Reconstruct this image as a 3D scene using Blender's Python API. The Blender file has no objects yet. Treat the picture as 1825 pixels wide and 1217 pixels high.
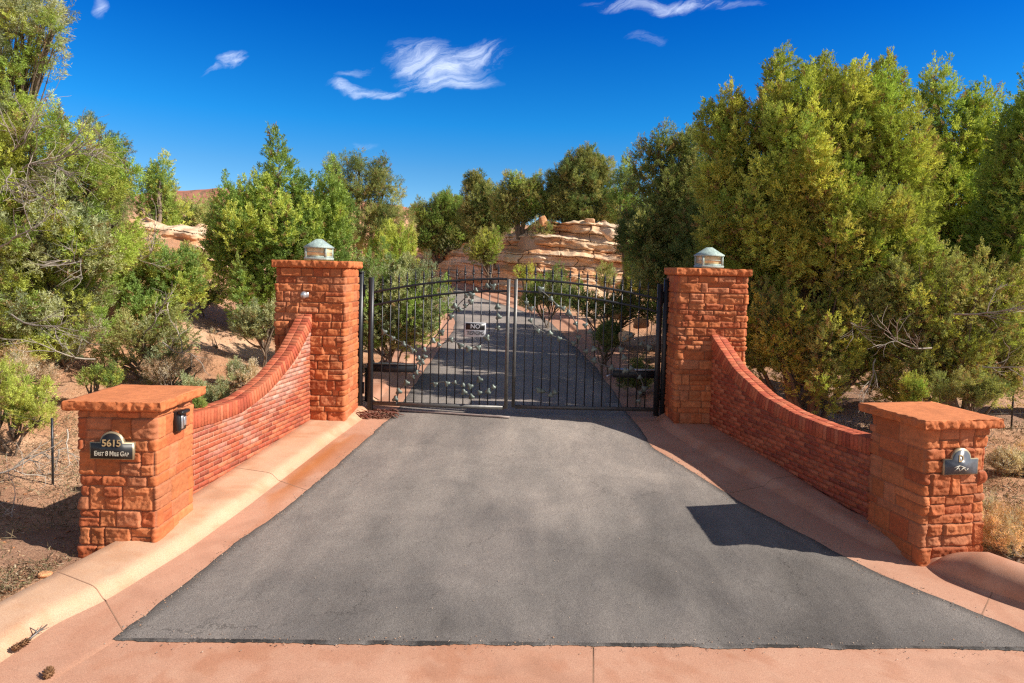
import bpy, math, random
import numpy as np
from mathutils import Matrix, Vector

# ------------------------------------------------------------------ camera, sky, sun, exposure
scene = bpy.context.scene
COL = scene.collection
F, PIT, ROL, SHY, YAW, CH = 1198.0, 0.0516, 0.0225, -66.56, -0.003, 3.10
cp, sp = math.cos(PIT), math.sin(PIT); cr, sr = math.cos(ROL), math.sin(ROL); cy, sy = math.cos(YAW), math.sin(YAW)
A_ = np.array([cy, -sy, 0.]); B_ = np.array([sy, cy, 0.]); Z_ = np.array([0, 0, 1.])
D_ = cp * B_ - sp * Z_; U_ = sp * B_ + cp * Z_
RIGHT = cr * A_ + sr * U_; UP = -sr * A_ + cr * U_
cam_d = bpy.data.cameras.new('camera'); cam = bpy.data.objects.new('camera', cam_d); COL.objects.link(cam)
cam_d.sensor_width = 36; cam_d.lens = F / 1825 * 36; cam_d.shift_y = SHY / 1825
cam_d.clip_start = 0.05; cam_d.clip_end = 9000
m = Matrix.Identity(4)
for i in range(3):
    m[i][0] = RIGHT[i]; m[i][1] = UP[i]; m[i][2] = -D_[i]
m[2][3] = CH
cam.matrix_world = m
scene.camera = cam
scene.view_settings.view_transform = 'Standard'; scene.view_settings.look = 'None'
scene.view_settings.exposure = 0.62; scene.view_settings.gamma = 1
scene.cycles.use_denoising = False; scene.cycles.filter_width = 1.3
scene.cycles.max_bounces = 7; scene.cycles.diffuse_bounces = 3; scene.cycles.transmission_bounces = 3; scene.cycles.caustics_reflective = False; scene.cycles.caustics_refractive = False

SUN = Vector((2.03, -0.42, 1.53)).normalized()
sd = bpy.data.lights.new('sun', 'SUN'); sd.energy = 4.6; sd.angle = math.radians(0.5); sd.color = (1.0, 0.93, 0.82)
so = bpy.data.objects.new('sun', sd); COL.objects.link(so)
so.rotation_euler = SUN.to_track_quat('Z', 'Y').to_euler()

W = bpy.data.worlds.new('World'); scene.world = W; W.use_nodes = True
nt = W.node_tree; nt.nodes.clear()
def N(t, typ, **kw):
    n = t.nodes.new(typ)
    for k, v in kw.items():
        if k in ('operation', 'blend_type', 'data_type', 'noise_dimensions', 'sky_type', 'attribute_name', 'feature', 'interpolation_type', 'distance', 'vector_type', 'clamp', 'noise_type', 'normalize'):
            setattr(n, k, v)
    return n
def L(t, a, b): t.links.new(a, b)
def M(t, op, a, b=None, c=None, clamp=False):
    n = t.nodes.new('ShaderNodeMath'); n.operation = op; n.use_clamp = clamp
    for i, v in enumerate((a, b, c)):
        if v is None: continue
        if hasattr(v, 'links'): t.links.new(v, n.inputs[i])
        else: n.inputs[i].default_value = v
    return n.outputs[0]
def MIX(t, f, a, b, mode='MIX'):
    n = t.nodes.new('ShaderNodeMix'); n.data_type = 'RGBA'; n.blend_type = mode
    for v, i in ((f, 0), (a, 6), (b, 7)):
        if hasattr(v, 'links'): t.links.new(v, n.inputs[i])
        elif i == 0: n.inputs[i].default_value = v
        else: n.inputs[i].default_value = (*v, 1) if len(v) == 3 else v
    return n.outputs[2]
sky = N(nt, 'ShaderNodeTexSky', sky_type='NISHITA')
sky.sun_disc = False; sky.sun_elevation = math.asin(SUN.z); sky.sun_rotation = math.atan2(SUN.x, SUN.y)
sky.air_density = 1.0; sky.dust_density = 0.2; sky.ozone_density = 3.0; sky.altitude = 1500
hs = N(nt, 'ShaderNodeHueSaturation'); hs.inputs['Saturation'].default_value = 1.38; hs.inputs['Value'].default_value = 1.25
hs.inputs['Hue'].default_value = 0.49
L(nt, sky.outputs[0], hs.inputs['Color'])
tc = N(nt, 'ShaderNodeTexCoord'); sx = N(nt, 'ShaderNodeSeparateXYZ'); L(nt, tc.outputs['Generated'], sx.inputs[0])
ypos = M(nt, 'MAXIMUM', sx.outputs[1], 0.05)
u0 = M(nt, 'DIVIDE', sx.outputs[0], ypos); v0 = M(nt, 'DIVIDE', sx.outputs[2], ypos)
cb = N(nt, 'ShaderNodeCombineXYZ'); L(nt, u0, cb.inputs[0]); L(nt, v0, cb.inputs[1])
wn = N(nt, 'ShaderNodeTexNoise'); wn.inputs['Scale'].default_value = 11; wn.inputs['Detail'].default_value = 6
L(nt, cb.outputs[0], wn.inputs['Vector'])
ws_ = N(nt, 'ShaderNodeSeparateColor'); L(nt, wn.outputs['Color'], ws_.inputs[0])
u1 = M(nt, 'ADD', u0, M(nt, 'MULTIPLY', M(nt, 'SUBTRACT', ws_.outputs[0], 0.5), 0.10))
v1 = M(nt, 'ADD', v0, M(nt, 'MULTIPLY', M(nt, 'SUBTRACT', ws_.outputs[1], 0.5), 0.055))
# wisps: (centre u, centre v, half width, half height, tilt, strength)
def pxdir(px, py):
    xr = (px - 912.5) / F; ur = -(py - 608.5 - SHY) / F
    return D_ + xr * RIGHT + ur * UP
mask = None
for (px, py, hw, hh, tilt, st) in ((775, 108, 78, 34, -0.1, 1.0), (830, 100, 75, 20, 0.22, 0.8), (790, 142, 80, 15, 0.08, 0.95), (738, 92, 38, 22, 0.6, 0.6), (648, 159, 62, 9, 0.0, 0.9),
                                   (628, 132, 32, 5, 0.5, 0.5), (428, 97, 33, 14, 0.15, 0.9), (390, 112, 34, 5, 0.4, 0.55), (188, 12, 18, 16, 0.9, 0.55),
                                   (1205, 6, 130, 11, 0.02, 0.8), (1146, 62, 22, 7, 0.2, 0.35), (652, 257, 34, 7, 0.05, 0.4)):
    d = pxdir(px, py); cu, cv = d[0] / d[1], d[2] / d[1]
    a, b = hw / F, hh / F; ct, st_ = math.cos(tilt), math.sin(tilt)
    du = M(nt, 'SUBTRACT', u1, cu); dv = M(nt, 'SUBTRACT', v1, cv)
    p = M(nt, 'DIVIDE', M(nt, 'ADD', M(nt, 'MULTIPLY', du, ct), M(nt, 'MULTIPLY', dv, st_)), a * 1.25)
    q = M(nt, 'DIVIDE', M(nt, 'SUBTRACT', M(nt, 'MULTIPLY', dv, ct), M(nt, 'MULTIPLY', du, st_)), b * 1.35)
    r2 = M(nt, 'ADD', M(nt, 'MULTIPLY', p, p), M(nt, 'MULTIPLY', q, q))
    e = M(nt, 'MULTIPLY', M(nt, 'SUBTRACT', 1.0, r2, clamp=True), st)
    mask = e if mask is None else M(nt, 'MAXIMUM', mask, e)
# fibrous streaks
st1 = M(nt, 'SUBTRACT', M(nt, 'MULTIPLY', u1, 0.9), M(nt, 'MULTIPLY', v1, 0.35)); st2 = M(nt, 'ADD', M(nt, 'MULTIPLY', v1, 3.4), M(nt, 'MULTIPLY', u1, -1.1))
c2 = N(nt, 'ShaderNodeCombineXYZ'); L(nt, st1, c2.inputs[0]); L(nt, st2, c2.inputs[1])
fn = N(nt, 'ShaderNodeTexNoise'); fn.inputs['Scale'].default_value = 15; fn.inputs['Detail'].default_value = 12; fn.inputs['Roughness'].default_value = 0.70
fn.inputs['Distortion'].default_value = 0.8
L(nt, c2.outputs[0], fn.inputs['Vector'])
stre = M(nt, 'MULTIPLY', M(nt, 'SUBTRACT', M(nt, 'ADD', fn.outputs[0], M(nt, 'MULTIPLY', mask, 0.17)), 0.50), 2.3, clamp=True)
cl = M(nt, 'ADD', M(nt, 'MULTIPLY', M(nt, 'MULTIPLY', mask, 1.25, clamp=True), stre), M(nt, 'MULTIPLY', M(nt, 'POWER', mask, 2.5), 0.08), clamp=True)
cl = M(nt, 'MULTIPLY', cl, 0.9)
# sky ahead deep and clear; behind and overhead made paler to fill the shade
def SM(v, lo, hi):
    n = nt.nodes.new('ShaderNodeMapRange'); n.interpolation_type = 'SMOOTHSTEP'; n.inputs[1].default_value = lo; n.inputs[2].default_value = hi; nt.links.new(v, n.inputs[0]); return n.outputs[0]
cramp = nt.nodes.new('ShaderNodeValToRGB'); L(nt, sx.outputs[2], cramp.inputs[0])
els = cramp.color_ramp.elements; els[0].position = 0.05; els[0].color = (.95, .92, 1.0, 1); els[1].position = 0.14; els[1].color = (.72, .84, 1.0, 1)
for ps, cc_ in ((.205, (.26, .84, 1.15, 1)), (.345, (.04, .56, 1.10, 1)), (.5, (.03, .46, 1.05, 1))): e_ = els.new(ps); e_.color = cc_
clear = MIX(nt, 1.0, hs.outputs[0], cramp.outputs[0], 'MULTIPLY')
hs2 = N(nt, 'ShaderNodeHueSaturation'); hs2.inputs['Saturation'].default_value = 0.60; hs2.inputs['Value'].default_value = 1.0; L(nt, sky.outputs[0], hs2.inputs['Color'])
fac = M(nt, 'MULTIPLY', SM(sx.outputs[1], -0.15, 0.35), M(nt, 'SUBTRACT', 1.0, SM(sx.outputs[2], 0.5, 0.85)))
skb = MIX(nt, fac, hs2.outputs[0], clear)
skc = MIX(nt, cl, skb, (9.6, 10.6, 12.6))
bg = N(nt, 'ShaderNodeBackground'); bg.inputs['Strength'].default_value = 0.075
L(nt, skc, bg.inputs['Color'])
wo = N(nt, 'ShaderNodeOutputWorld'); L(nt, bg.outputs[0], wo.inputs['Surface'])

# ------------------------------------------------------------------ helpers
RNG = np.random.default_rng(7)
def hash3(ix, iy, iz, seed):
    h = (ix * 374761393 + iy * 668265263 + iz * 2147483647 + seed * 1274126177) & 0xFFFFFFFF
    h = ((h ^ (h >> 13)) * 1274126177) & 0xFFFFFFFF
    h = ((h ^ (h >> 16)) * 2246822519) & 0xFFFFFFFF
    return ((h ^ (h >> 15)) & 0xFFFFFF) / 0xFFFFFF
def vnoise(p, seed=0):
    p = np.asarray(p, float); f = np.floor(p); t = p - f; t = t * t * (3 - 2 * t); i = f.astype(np.int64)
    r = 0
    for dx in (0, 1):
        for dy in (0, 1):
            for dz in (0, 1):
                w = (t[..., 0] if dx else 1 - t[..., 0]) * (t[..., 1] if dy else 1 - t[..., 1]) * (t[..., 2] if dz else 1 - t[..., 2])
                r = r + w * hash3(i[..., 0] + dx, i[..., 1] + dy, i[..., 2] + dz, seed)
    return r * 2 - 1
def fbm(p, oct=4, seed=0, gain=0.5):
    p = np.asarray(p, float); s = 0; a = 1
    for k in range(oct):
        s = s + a * vnoise(p * (2.03 ** k), seed + k); a *= gain
    return s
def unit(v): return v / (np.linalg.norm(v, axis=-1, keepdims=True) + 1e-9)
def ss(t): t = np.clip(t, 0, 1); return t * t * (3 - 2 * t)

def link(o, parent=None):
    COL.objects.link(o)
    if parent is not None: o.parent = parent
    return o
def mesh(name, verts, faces, mat, parent=None, col=None, smooth=False, loc=None):
    """verts (n,3), faces (m,k) array or list of lists; col (n,3) per-vertex colour"""
    me = bpy.data.meshes.new(name)
    verts = np.asarray(verts, dtype=np.float32)
    if isinstance(faces, np.ndarray):
        k = faces.shape[1]; tot = np.full(len(faces), k, dtype=np.int32); idx = faces.astype(np.int32).ravel()
    else:
        tot = np.array([len(f) for f in faces], dtype=np.int32); idx = np.array([i for f in faces for i in f], dtype=np.int32)
    st = np.concatenate([[0], np.cumsum(tot)[:-1]]).astype(np.int32)
    me.vertices.add(len(verts)); me.vertices.foreach_set('co', verts.ravel())
    me.loops.add(len(idx)); me.loops.foreach_set('vertex_index', idx)
    me.polygons.add(len(tot)); me.polygons.foreach_set('loop_start', st); me.polygons.foreach_set('loop_total', tot)
    if smooth: me.polygons.foreach_set('use_smooth', np.ones(len(tot), dtype=bool))
    if col is None and mat.name in ('salmon_concrete', 'pale_kerb_concrete'):
        q3 = np.column_stack([verts[:, :2].astype(float), np.zeros(len(verts))]); dd = ss(fbm(q3 * 1.6, 4, 61) * .9 + .15)[:, None] * .22; d2 = ss((fbm(q3 * 4.5, 4, 63) - .25) * 3)[:, None] * .25
        col = 1 - dd * np.array([.25, .45, .6]) - d2 * np.array([.3, .55, .7])
    if col is not None:
        ca = me.color_attributes.new('Col', 'FLOAT_COLOR', 'POINT')
        c4 = np.ones((len(verts), 4), dtype=np.float32); c4[:, :3] = col; ca.data.foreach_set('color', c4.ravel())
    me.update(calc_edges=True); me.validate()
    me.materials.append(mat)
    o = bpy.data.objects.new(name, me); link(o, parent)
    if loc is not None: o.location = loc
    return o
def tag(o, label=None, cat=None, group=None, kind=None):
    if label: o['label'] = label
    if cat: o['category'] = cat
    if group: o['group'] = group
    if kind: o['kind'] = kind
    return o
def empty(name, loc, rz=0, label=None, cat=None, group=None):
    o = bpy.data.objects.new(name, None); link(o); o.location = tuple(float(v) for v in loc); o.rotation_euler = (0, 0, rz)
    o.empty_display_size = 0.1
    return tag(o, label, cat, group)

class MB:
    def __init__(s): s.v = []; s.f = []; s.c = []; s.n = 0
    def add(s, v, f, c=None):
        v = np.asarray(v, float); s.v.append(v)
        s.f += [[i + s.n for i in ff] for ff in f]
        s.c.append(np.tile(np.asarray(c if c is not None else (1, 1, 1), float), (len(v), 1)) if c is None or np.ndim(c) == 1 else c)
        s.n += len(v)
    def box(s, c, h, rot=None, col=None, bev=0.0):
        hx, hy, hz = h
        if bev <= 0:
            v = np.array([[x, y, z] for z in (-hz, hz) for x, y in ((-hx, -hy), (hx, -hy), (hx, hy), (-hx, hy))])
            f = [[0, 3, 2, 1], [4, 5, 6, 7], [0, 1, 5, 4], [1, 2, 6, 5], [2, 3, 7, 6], [3, 0, 4, 7]]
        else:
            b = min(bev, hx * .9, hy * .9, hz * .9); v = []; f = []
            def ring(z, i):
                return [(-hx + i, -hy, z), (hx - i, -hy, z), (hx, -hy + i, z), (hx, hy - i, z), (hx - i, hy, z), (-hx + i, hy, z), (-hx, hy - i, z), (-hx, -hy + i, z)]
            def ring2(z, i):
                return [(-hx + i, -hy + i, z)] * 1 and [(-hx + 2 * i, -hy + i, z), (hx - 2 * i, -hy + i, z), (hx - i, -hy + 2 * i, z), (hx - i, hy - 2 * i, z), (hx - 2 * i, hy - i, z), (-hx + 2 * i, hy - i, z), (-hx + i, hy - 2 * i, z), (-hx + i, -hy + 2 * i, z)]
            v = ring2(-hz, b) + ring(-hz + b, b) + ring(hz - b, b) + ring2(hz, b)
            v = np.array(v)
            f = [list(range(7, -1, -1)), list(range(24, 32))]
            for r in range(3):
                for k in range(8):
                    f.append([r * 8 + k, r * 8 + (k + 1) % 8, r * 8 + 8 + (k + 1) % 8, r * 8 + 8 + k])
        if rot is not None: v = v @ np.asarray(rot).T
        s.add(v + np.asarray(c), f, col)
    def tube(s, pts, rad, n=6, col=None, cap=True):
        v, f = tube_geo(pts, rad, n, cap); s.add(v, f, col)
    def build(s, name, mat, parent=None, smooth=False, color=False, loc=None):
        v = np.concatenate(s.v); c = np.concatenate(s.c) if color else None
        return mesh(name, v, s.f, mat, parent, c, smooth, loc)
def rz(a): return np.array([[math.cos(a), -math.sin(a), 0], [math.sin(a), math.cos(a), 0], [0, 0, 1]])
def rx(a): return np.array([[1, 0, 0], [0, math.cos(a), -math.sin(a)], [0, math.sin(a), math.cos(a)]])
def ry(a): return np.array([[math.cos(a), 0, math.sin(a)], [0, 1, 0], [-math.sin(a), 0, math.cos(a)]])
def tube_geo(pts, rad, n=6, cap=True):
    pts = np.asarray(pts, float); k = len(pts); rad = np.broadcast_to(np.asarray(rad, float), (k,))
    t = np.gradient(pts, axis=0); t /= np.linalg.norm(t, axis=1)[:, None] + 1e-9
    up = np.array([0, 0, 1.]) if abs(t[0, 2]) < 0.9 else np.array([1., 0, 0])
    a = np.linspace(0, 2 * math.pi, n, endpoint=False)
    V = []
    x = np.cross(t[0], up); x /= np.linalg.norm(x)
    for i in range(k):
        x = x - t[i] * np.dot(x, t[i]); x /= np.linalg.norm(x) + 1e-9; y = np.cross(t[i], x)
        V.append(pts[i] + rad[i] * (np.cos(a)[:, None] * x + np.sin(a)[:, None] * y))
    V = np.concatenate(V)
    f = [[i * n + j, i * n + (j + 1) % n, (i + 1) * n + (j + 1) % n, (i + 1) * n + j] for i in range(k - 1) for j in range(n)]
    if cap: f += [list(range(n - 1, -1, -1)), list(range((k - 1) * n, k * n))]
    return V, f
def grid_faces(nr, nc, wrap=False):
    i, j = np.meshgrid(np.arange(nr - 1), np.arange(nc if wrap else nc - 1), indexing='ij')
    j2 = (j + 1) % nc
    return np.stack([i * nc + j, i * nc + j2, (i + 1) * nc + j2, (i + 1) * nc + j], -1).reshape(-1, 4)

# ------------------------------------------------------------------ materials
def new_mat(name):
    mt = bpy.data.materials.new(name); mt.use_nodes = True; t = mt.node_tree; b = t.nodes['Principled BSDF']
    return mt, t, b
def noise(t, scale, detail=4, rough=0.55, vec=None, dist=0.0):
    n = t.nodes.new('ShaderNodeTexNoise'); n.inputs['Scale'].default_value = scale; n.inputs['Detail'].default_value = detail
    n.inputs['Roughness'].default_value = rough; n.inputs['Distortion'].default_value = dist
    if vec is not None: t.links.new(vec, n.inputs['Vector'])
    return n.outputs[0]
def ramp(t, v, lo, hi):
    n = t.nodes.new('ShaderNodeMapRange'); n.inputs[1].default_value = lo; n.inputs[2].default_value = hi; t.links.new(v, n.inputs[0]); return n.outputs[0]
def bump(t, b, h, strength, dist):
    n = t.nodes.new('ShaderNodeBump'); n.inputs['Strength'].default_value = strength; n.inputs['Distance'].default_value = dist
    t.links.new(h, n.inputs['Height']); t.links.new(n.outputs[0], b.inputs['Normal'])
def objc(t): return t.nodes.new('ShaderNodeTexCoord').outputs['Object']
def attr(t):
    n = t.nodes.new('ShaderNodeAttribute'); n.attribute_name = 'Col'; return n.outputs['Color']
def plain(name, c, rough=0.6, metal=0.0, var=0.15, scale=12, bmp=0.0, spec=0.4):
    mt, t, b = new_mat(name); v = objc(t)
    n = ramp(t, noise(t, scale, 5, 0.6, v), 0.3, 0.7)
    t.links.new(MIX(t, n, [x * (1 - var) for x in c], [min(1, x * (1 + var)) for x in c]), b.inputs['Base Color'])
    b.inputs['Roughness'].default_value = rough; b.inputs['Metallic'].default_value = metal; b.inputs['Specular IOR Level'].default_value = spec
    if bmp: bump(t, b, noise(t, scale * 6, 4, 0.6, v), bmp, 0.01)
    return mt
def attr_mat(name, rough=0.85, scale=20, var=0.18, bmp=0.4, bscale=90, bdist=0.004, spec=0.25, sat=None):
    mt, t, b = new_mat(name); v = objc(t); c = attr(t)
    n = ramp(t, noise(t, scale, 5, 0.62, v), 0.28, 0.72)
    g = MIX(t, n, (1 - var,) * 3, (1 + var,) * 3)
    t.links.new(MIX(t, 1.0, c, g, 'MULTIPLY'), b.inputs['Base Color'])
    b.inputs['Roughness'].default_value = rough; b.inputs['Specular IOR Level'].default_value = spec
    if bmp: bump(t, b, noise(t, bscale, 5, 0.65, v), bmp, bdist)
    return mt
MAT = {}
# asphalt
mt, t, b = new_mat('asphalt'); v = objc(t); c = attr(t)
n1 = ramp(t, noise(t, 0.7, 7, 0.68, v, 0.6), 0.34, 0.66); n2 = ramp(t, noise(t, 5.5, 6, 0.7, v), 0.3, 0.7); n3 = ramp(t, noise(t, 110, 3, 0.8, v), 0.30, 0.72)
base = MIX(t, n1, (0.150, 0.136, 0.128), (0.255, 0.228, 0.205)); base = MIX(t, M(t, 'MULTIPLY', n2, 0.45), base, (0.185, 0.158, 0.140))
base = MIX(t, 0.75, base, MIX(t, n3, (0.14,) * 3, (1.0,) * 3), 'OVERLAY')
wv = t.nodes.new('ShaderNodeMapping'); wv.inputs['Scale'].default_value = (3.0, 0.35, 1); t.links.new(v, wv.inputs[0])
streak = ramp(t, noise(t, 1.2, 5, 0.6, wv.outputs[0]), 0.52, 0.75)
base = MIX(t, M(t, 'MULTIPLY', streak, 0.35), base, (0.28, 0.25, 0.22))
vo = t.nodes.new('ShaderNodeTexVoronoi'); vo.inputs['Scale'].default_value = 16; t.links.new(v, vo.inputs['Vector'])
chip = M(t, 'LESS_THAN', vo.outputs['Distance'], 0.055)
vsel = t.nodes.new('ShaderNodeSeparateColor'); t.links.new(vo.outputs['Color'], vsel.inputs[0])
chip = M(t, 'MULTIPLY', chip, M(t, 'GREATER_THAN', vsel.outputs[0], 0.90))
base = MIX(t, chip, base, (0.42, 0.37, 0.32))
vc = t.nodes.new('ShaderNodeTexVoronoi'); vc.feature = 'DISTANCE_TO_EDGE'; vc.inputs['Scale'].default_value = 0.62
wn2 = t.nodes.new('ShaderNodeTexNoise'); wn2.inputs['Scale'].default_value = 2.2; wn2.inputs['Detail'].default_value = 8; wn2.inputs['Roughness'].default_value = .7; t.links.new(v, wn2.inputs['Vector'])
va = t.nodes.new('ShaderNodeVectorMath'); va.operation = 'MULTIPLY_ADD'; t.links.new(wn2.outputs['Color'], va.inputs[0]); va.inputs[1].default_value = (.9, .9, 0); t.links.new(v, va.inputs[2]); t.links.new(va.outputs[0], vc.inputs['Vector'])
crk = M(t, 'MULTIPLY', M(t, 'LESS_THAN', vc.outputs['Distance'], 0.0035), ramp(t, noise(t, 0.6, 3, 0.5, v), 0.50, 0.60))
base = MIX(t, M(t, 'MULTIPLY', crk, 0.55, clamp=True), base, (0.05, 0.045, 0.04))
t.links.new(MIX(t, 1.0, base, c, 'MULTIPLY'), b.inputs['Base Color']); b.inputs['Roughness'].default_value = 0.8; b.inputs['Specular IOR Level'].default_value = 0.3
bump(t, b, M(t, 'ADD', noise(t, 150, 4, 0.8, v), M(t, 'MULTIPLY', noise(t, 12, 4, 0.6, v), 1.2)), 0.9, 0.009); MAT['asphalt'] = mt
# salmon concrete
def concrete(name, lo, hi, stain):
    mt, t, b = new_mat(name); v = objc(t)
    n1 = ramp(t, noise(t, 0.8, 5, 0.6, v, 0.5), 0.33, 0.67); n2 = ramp(t, noise(t, 6, 7, 0.72, v), 0.45, 0.78); n3 = ramp(t, noise(t, 130, 3, 0.7, v), 0.3, 0.7)
    base = MIX(t, n1, lo, hi); base = MIX(t, M(t, 'MULTIPLY', n2, 0.4), base, stain)
    base = MIX(t, 0.60, base, MIX(t, n3, (0.26,) * 3, (0.76,) * 3), 'OVERLAY')
    n4 = ramp(t, noise(t, 1.7, 3, 0.5, v), 0.56, 0.66)
    base = MIX(t, M(t, 'MULTIPLY', n4, 0.3), base, [x * 0.72 for x in lo])
    base = MIX(t, 1.0, base, attr(t), 'MULTIPLY')
    t.links.new(base, b.inputs['Base Color']); b.inputs['Roughness'].default_value = 0.8; b.inputs['Specular IOR Level'].default_value = 0.25
    bump(t, b, M(t, 'ADD', noise(t, 90, 4, 0.75, v), noise(t, 9, 4, 0.6, v)), 0.35, 0.004)
    return mt
MAT['concrete'] = concrete('salmon_concrete', (0.47, 0.240, 0.156), (0.555, 0.305, 0.205), (0.57, 0.36, 0.25))
MAT['concrete_pale'] = concrete('pale_kerb_concrete', (0.55, 0.335, 0.215), (0.64, 0.415, 0.275), (0.62, 0.33, 0.17))
MAT['joint'] = plain('joint_dirt', (0.34, 0.19, 0.12), 0.95)
MAT['stone'] = attr_mat('sandstone_block', 0.85, 14, 0.20, 0.7, 60, 0.006)
MAT['rock'] = attr_mat('desert_rock', 0.9, 3.0, 0.2, 0.8, 9, 0.06)
MAT['brick'] = attr_mat('fired_brick', 0.8, 30, 0.25, 0.6, 120, 0.003)
MAT['bark'] = attr_mat('tree_bark', 0.9, 18, 0.3, 0.6, 40, 0.01)
MAT['iron'] = plain('painted_iron', (0.030, 0.032, 0.038), 0.38, 0.3, 0.2, 30, 0.1, 0.5)
MAT['iron_worn'] = plain('weathered_iron', (0.12, 0.115, 0.11), 0.45, 0.35, 0.25, 18, 0.15, 0.5)
MAT['black'] = plain('black_plastic', (0.018, 0.018, 0.020), 0.35, 0, 0.15, 20, 0, 0.5)
MAT['gold'] = plain('gilt_lettering', (0.62, 0.46, 0.24), 0.4, 0.3, 0.1)
MAT['cream'] = plain('cream_lettering', (0.60, 0.55, 0.45), 0.5, 0, 0.1)
MAT['brass'] = plain('plaque_rim', (0.42, 0.34, 0.22), 0.4, 0.5, 0.15)
MAT['signwhite'] = plain('sign_white', (0.62, 0.64, 0.68), 0.4, 0, 0.06)
MAT['verdigris'] = plain('verdigris_copper', (0.36, 0.46, 0.43), 0.6, 0.0, 0.35, 22, 0.3)
MAT['amber'] = plain('amber_glass', (0.85, 0.66, 0.36), 0.15, 0, 0.2, 14)
MAT['patina'] = plain('patinated_leaf_metal', (0.16, 0.19, 0.17), 0.5, 0.3, 0.5, 9)
MAT['glare_grey'] = plain('glossy_glare_grey', (0.10, 0.11, 0.13), 0.3, 0, 0.35, 9)  # plaque panel lightened, sky glare put into its colour
MAT['steel'] = plain('bare_steel', (0.62, 0.63, 0.66), 0.28, 0.7, 0.1)
MAT['cone'] = plain('pine_cone', (0.22, 0.11, 0.05), 0.8, 0, 0.35, 60, 0.5)
MAT['pipe'] = plain('grey_conduit', (0.35, 0.28, 0.25), 0.6, 0, 0.15)
MAT['wire'] = plain('fence_wire', (0.22, 0.20, 0.18), 0.5, 0.6, 0.2)
MAT['yellow'] = plain('yellow_paint', (0.75, 0.48, 0.03), 0.5)
# foliage with a little translucency
def leaf_mat(name, trans=0.36):
    mt = bpy.data.materials.new(name); mt.use_nodes = True; t = mt.node_tree; t.nodes.clear()
    c = attr(t); d = t.nodes.new('ShaderNodeBsdfDiffuse'); tr = t.nodes.new('ShaderNodeBsdfTranslucent'); mx = t.nodes.new('ShaderNodeMixShader')
    t.links.new(c, d.inputs['Color']); t.links.new(MIX(t, 1.0, c, (1.15, 1.1, 0.6), 'MULTIPLY'), tr.inputs['Color'])
    mx.inputs[0].default_value = trans; t.links.new(d.outputs[0], mx.inputs[1]); t.links.new(tr.outputs[0], mx.inputs[2])
    o = t.nodes.new('ShaderNodeOutputMaterial'); t.links.new(mx.outputs[0], o.inputs['Surface']); return mt
MAT['leaf'] = leaf_mat('evergreen_sprays')
MAT['dry'] = leaf_mat('dry_stems', 0.12)
# ground
mt, t, b = new_mat('red_desert_soil'); v = objc(t); c = attr(t)
n1 = ramp(t, noise(t, 0.35, 5, 0.6, v, 0.3), 0.35, 0.65); n2 = ramp(t, noise(t, 4, 8, 0.75, v), 0.40, 0.70); n3 = ramp(t, noise(t, 45, 4, 0.75, v), 0.3, 0.7)
base = MIX(t, n1, (0.56, 0.285, 0.155), (0.64, 0.37, 0.225)); base = MIX(t, M(t, 'MULTIPLY', n2, 0.40), base, (0.42, 0.20, 0.11))
base = MIX(t, 0.55, base, MIX(t, n3, (0.15,) * 3, (0.85,) * 3), 'OVERLAY')
t.links.new(MIX(t, 1.0, base, c, 'MULTIPLY'), b.inputs['Base Color']); b.inputs['Roughness'].default_value = 0.95; b.inputs['Specular IOR Level'].default_value = 0.1
bump(t, b, M(t, 'ADD', M(t, 'MULTIPLY', noise(t, 7, 6, 0.7, v), 2.0), noise(t, 60, 4, 0.7, v)), 0.9, 0.03); MAT['soil'] = mt
# far mesa
mt, t, b = new_mat('red_mesa'); v = objc(t)
mp = t.nodes.new('ShaderNodeMapping'); mp.inputs['Scale'].default_value = (0.004, 0.004, 0.03); t.links.new(v, mp.inputs[0])
n1 = ramp(t, noise(t, 2.0, 5, 0.6, mp.outputs[0]), 0.35, 0.65); n2 = ramp(t, noise(t, 0.045, 5, 0.75, v), 0.52, 0.60)
base = MIX(t, n1, (0.40, 0.15, 0.10), (0.52, 0.25, 0.17)); base = MIX(t, M(t, 'MULTIPLY', n2, 0.7), base, (0.14, 0.14, 0.08))
t.links.new(base, b.inputs['Base Color']); b.inputs['Roughness'].default_value = 1; MAT['mesa'] = mt

# ------------------------------------------------------------------ terrain
def pz(x, y):
    """surface of the drive"""
    x = np.asarray(x, float); y = np.asarray(y, float)
    cs = -0.014 * (np.clip(x, -9, 9) + 4.3) * np.clip((12 - y) / 4.4, 0, 1.0)
    return np.interp(y, [-60, -5, 3, 7.6, 12.2, 14, 27, 36, 50, 60, 90, 160], [-0.9, -.5, -.35, -.04, .32, .42, .62, 1.2, 2.3, 3.5, 5.0, 5.5]) + cs
def ray(px, py):
    xr = (px - 912.5) / F; ur = -(py - 608.5 - SHY) / F
    return D_ + xr * RIGHT + ur * UP
def gnd(px, py, up=0.0):
    """point of the drive surface seen at a photo pixel"""
    r = ray(px, py); t_ = np.linspace(1, 75, 7400); z = CH + t_ * r[2]; g = pz(t_ * r[0], t_ * r[1]) + up; i = int(np.argmax(z < g))
    return np.array([t_[i] * r[0], t_[i] * r[1], g[i]])
def at(px, py, Y):
    r = ray(px, py); t_ = Y / r[1]; return np.array([t_ * r[0], Y, CH + t_ * r[2]])
def poly(pts, n):
    p = np.array(pts)[:, :2]; d = np.concatenate([[0], np.cumsum(np.linalg.norm(np.diff(p, axis=0), axis=1))]); s = np.linspace(0, d[-1], n)
    q = np.stack([np.interp(s, d, p[:, 0]), np.interp(s, d, p[:, 1])], 1)
    for _ in range(3): q[1:-1] = 0.25 * q[:-2] + 0.5 * q[1:-1] + 0.25 * q[2:]
    return q
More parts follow.
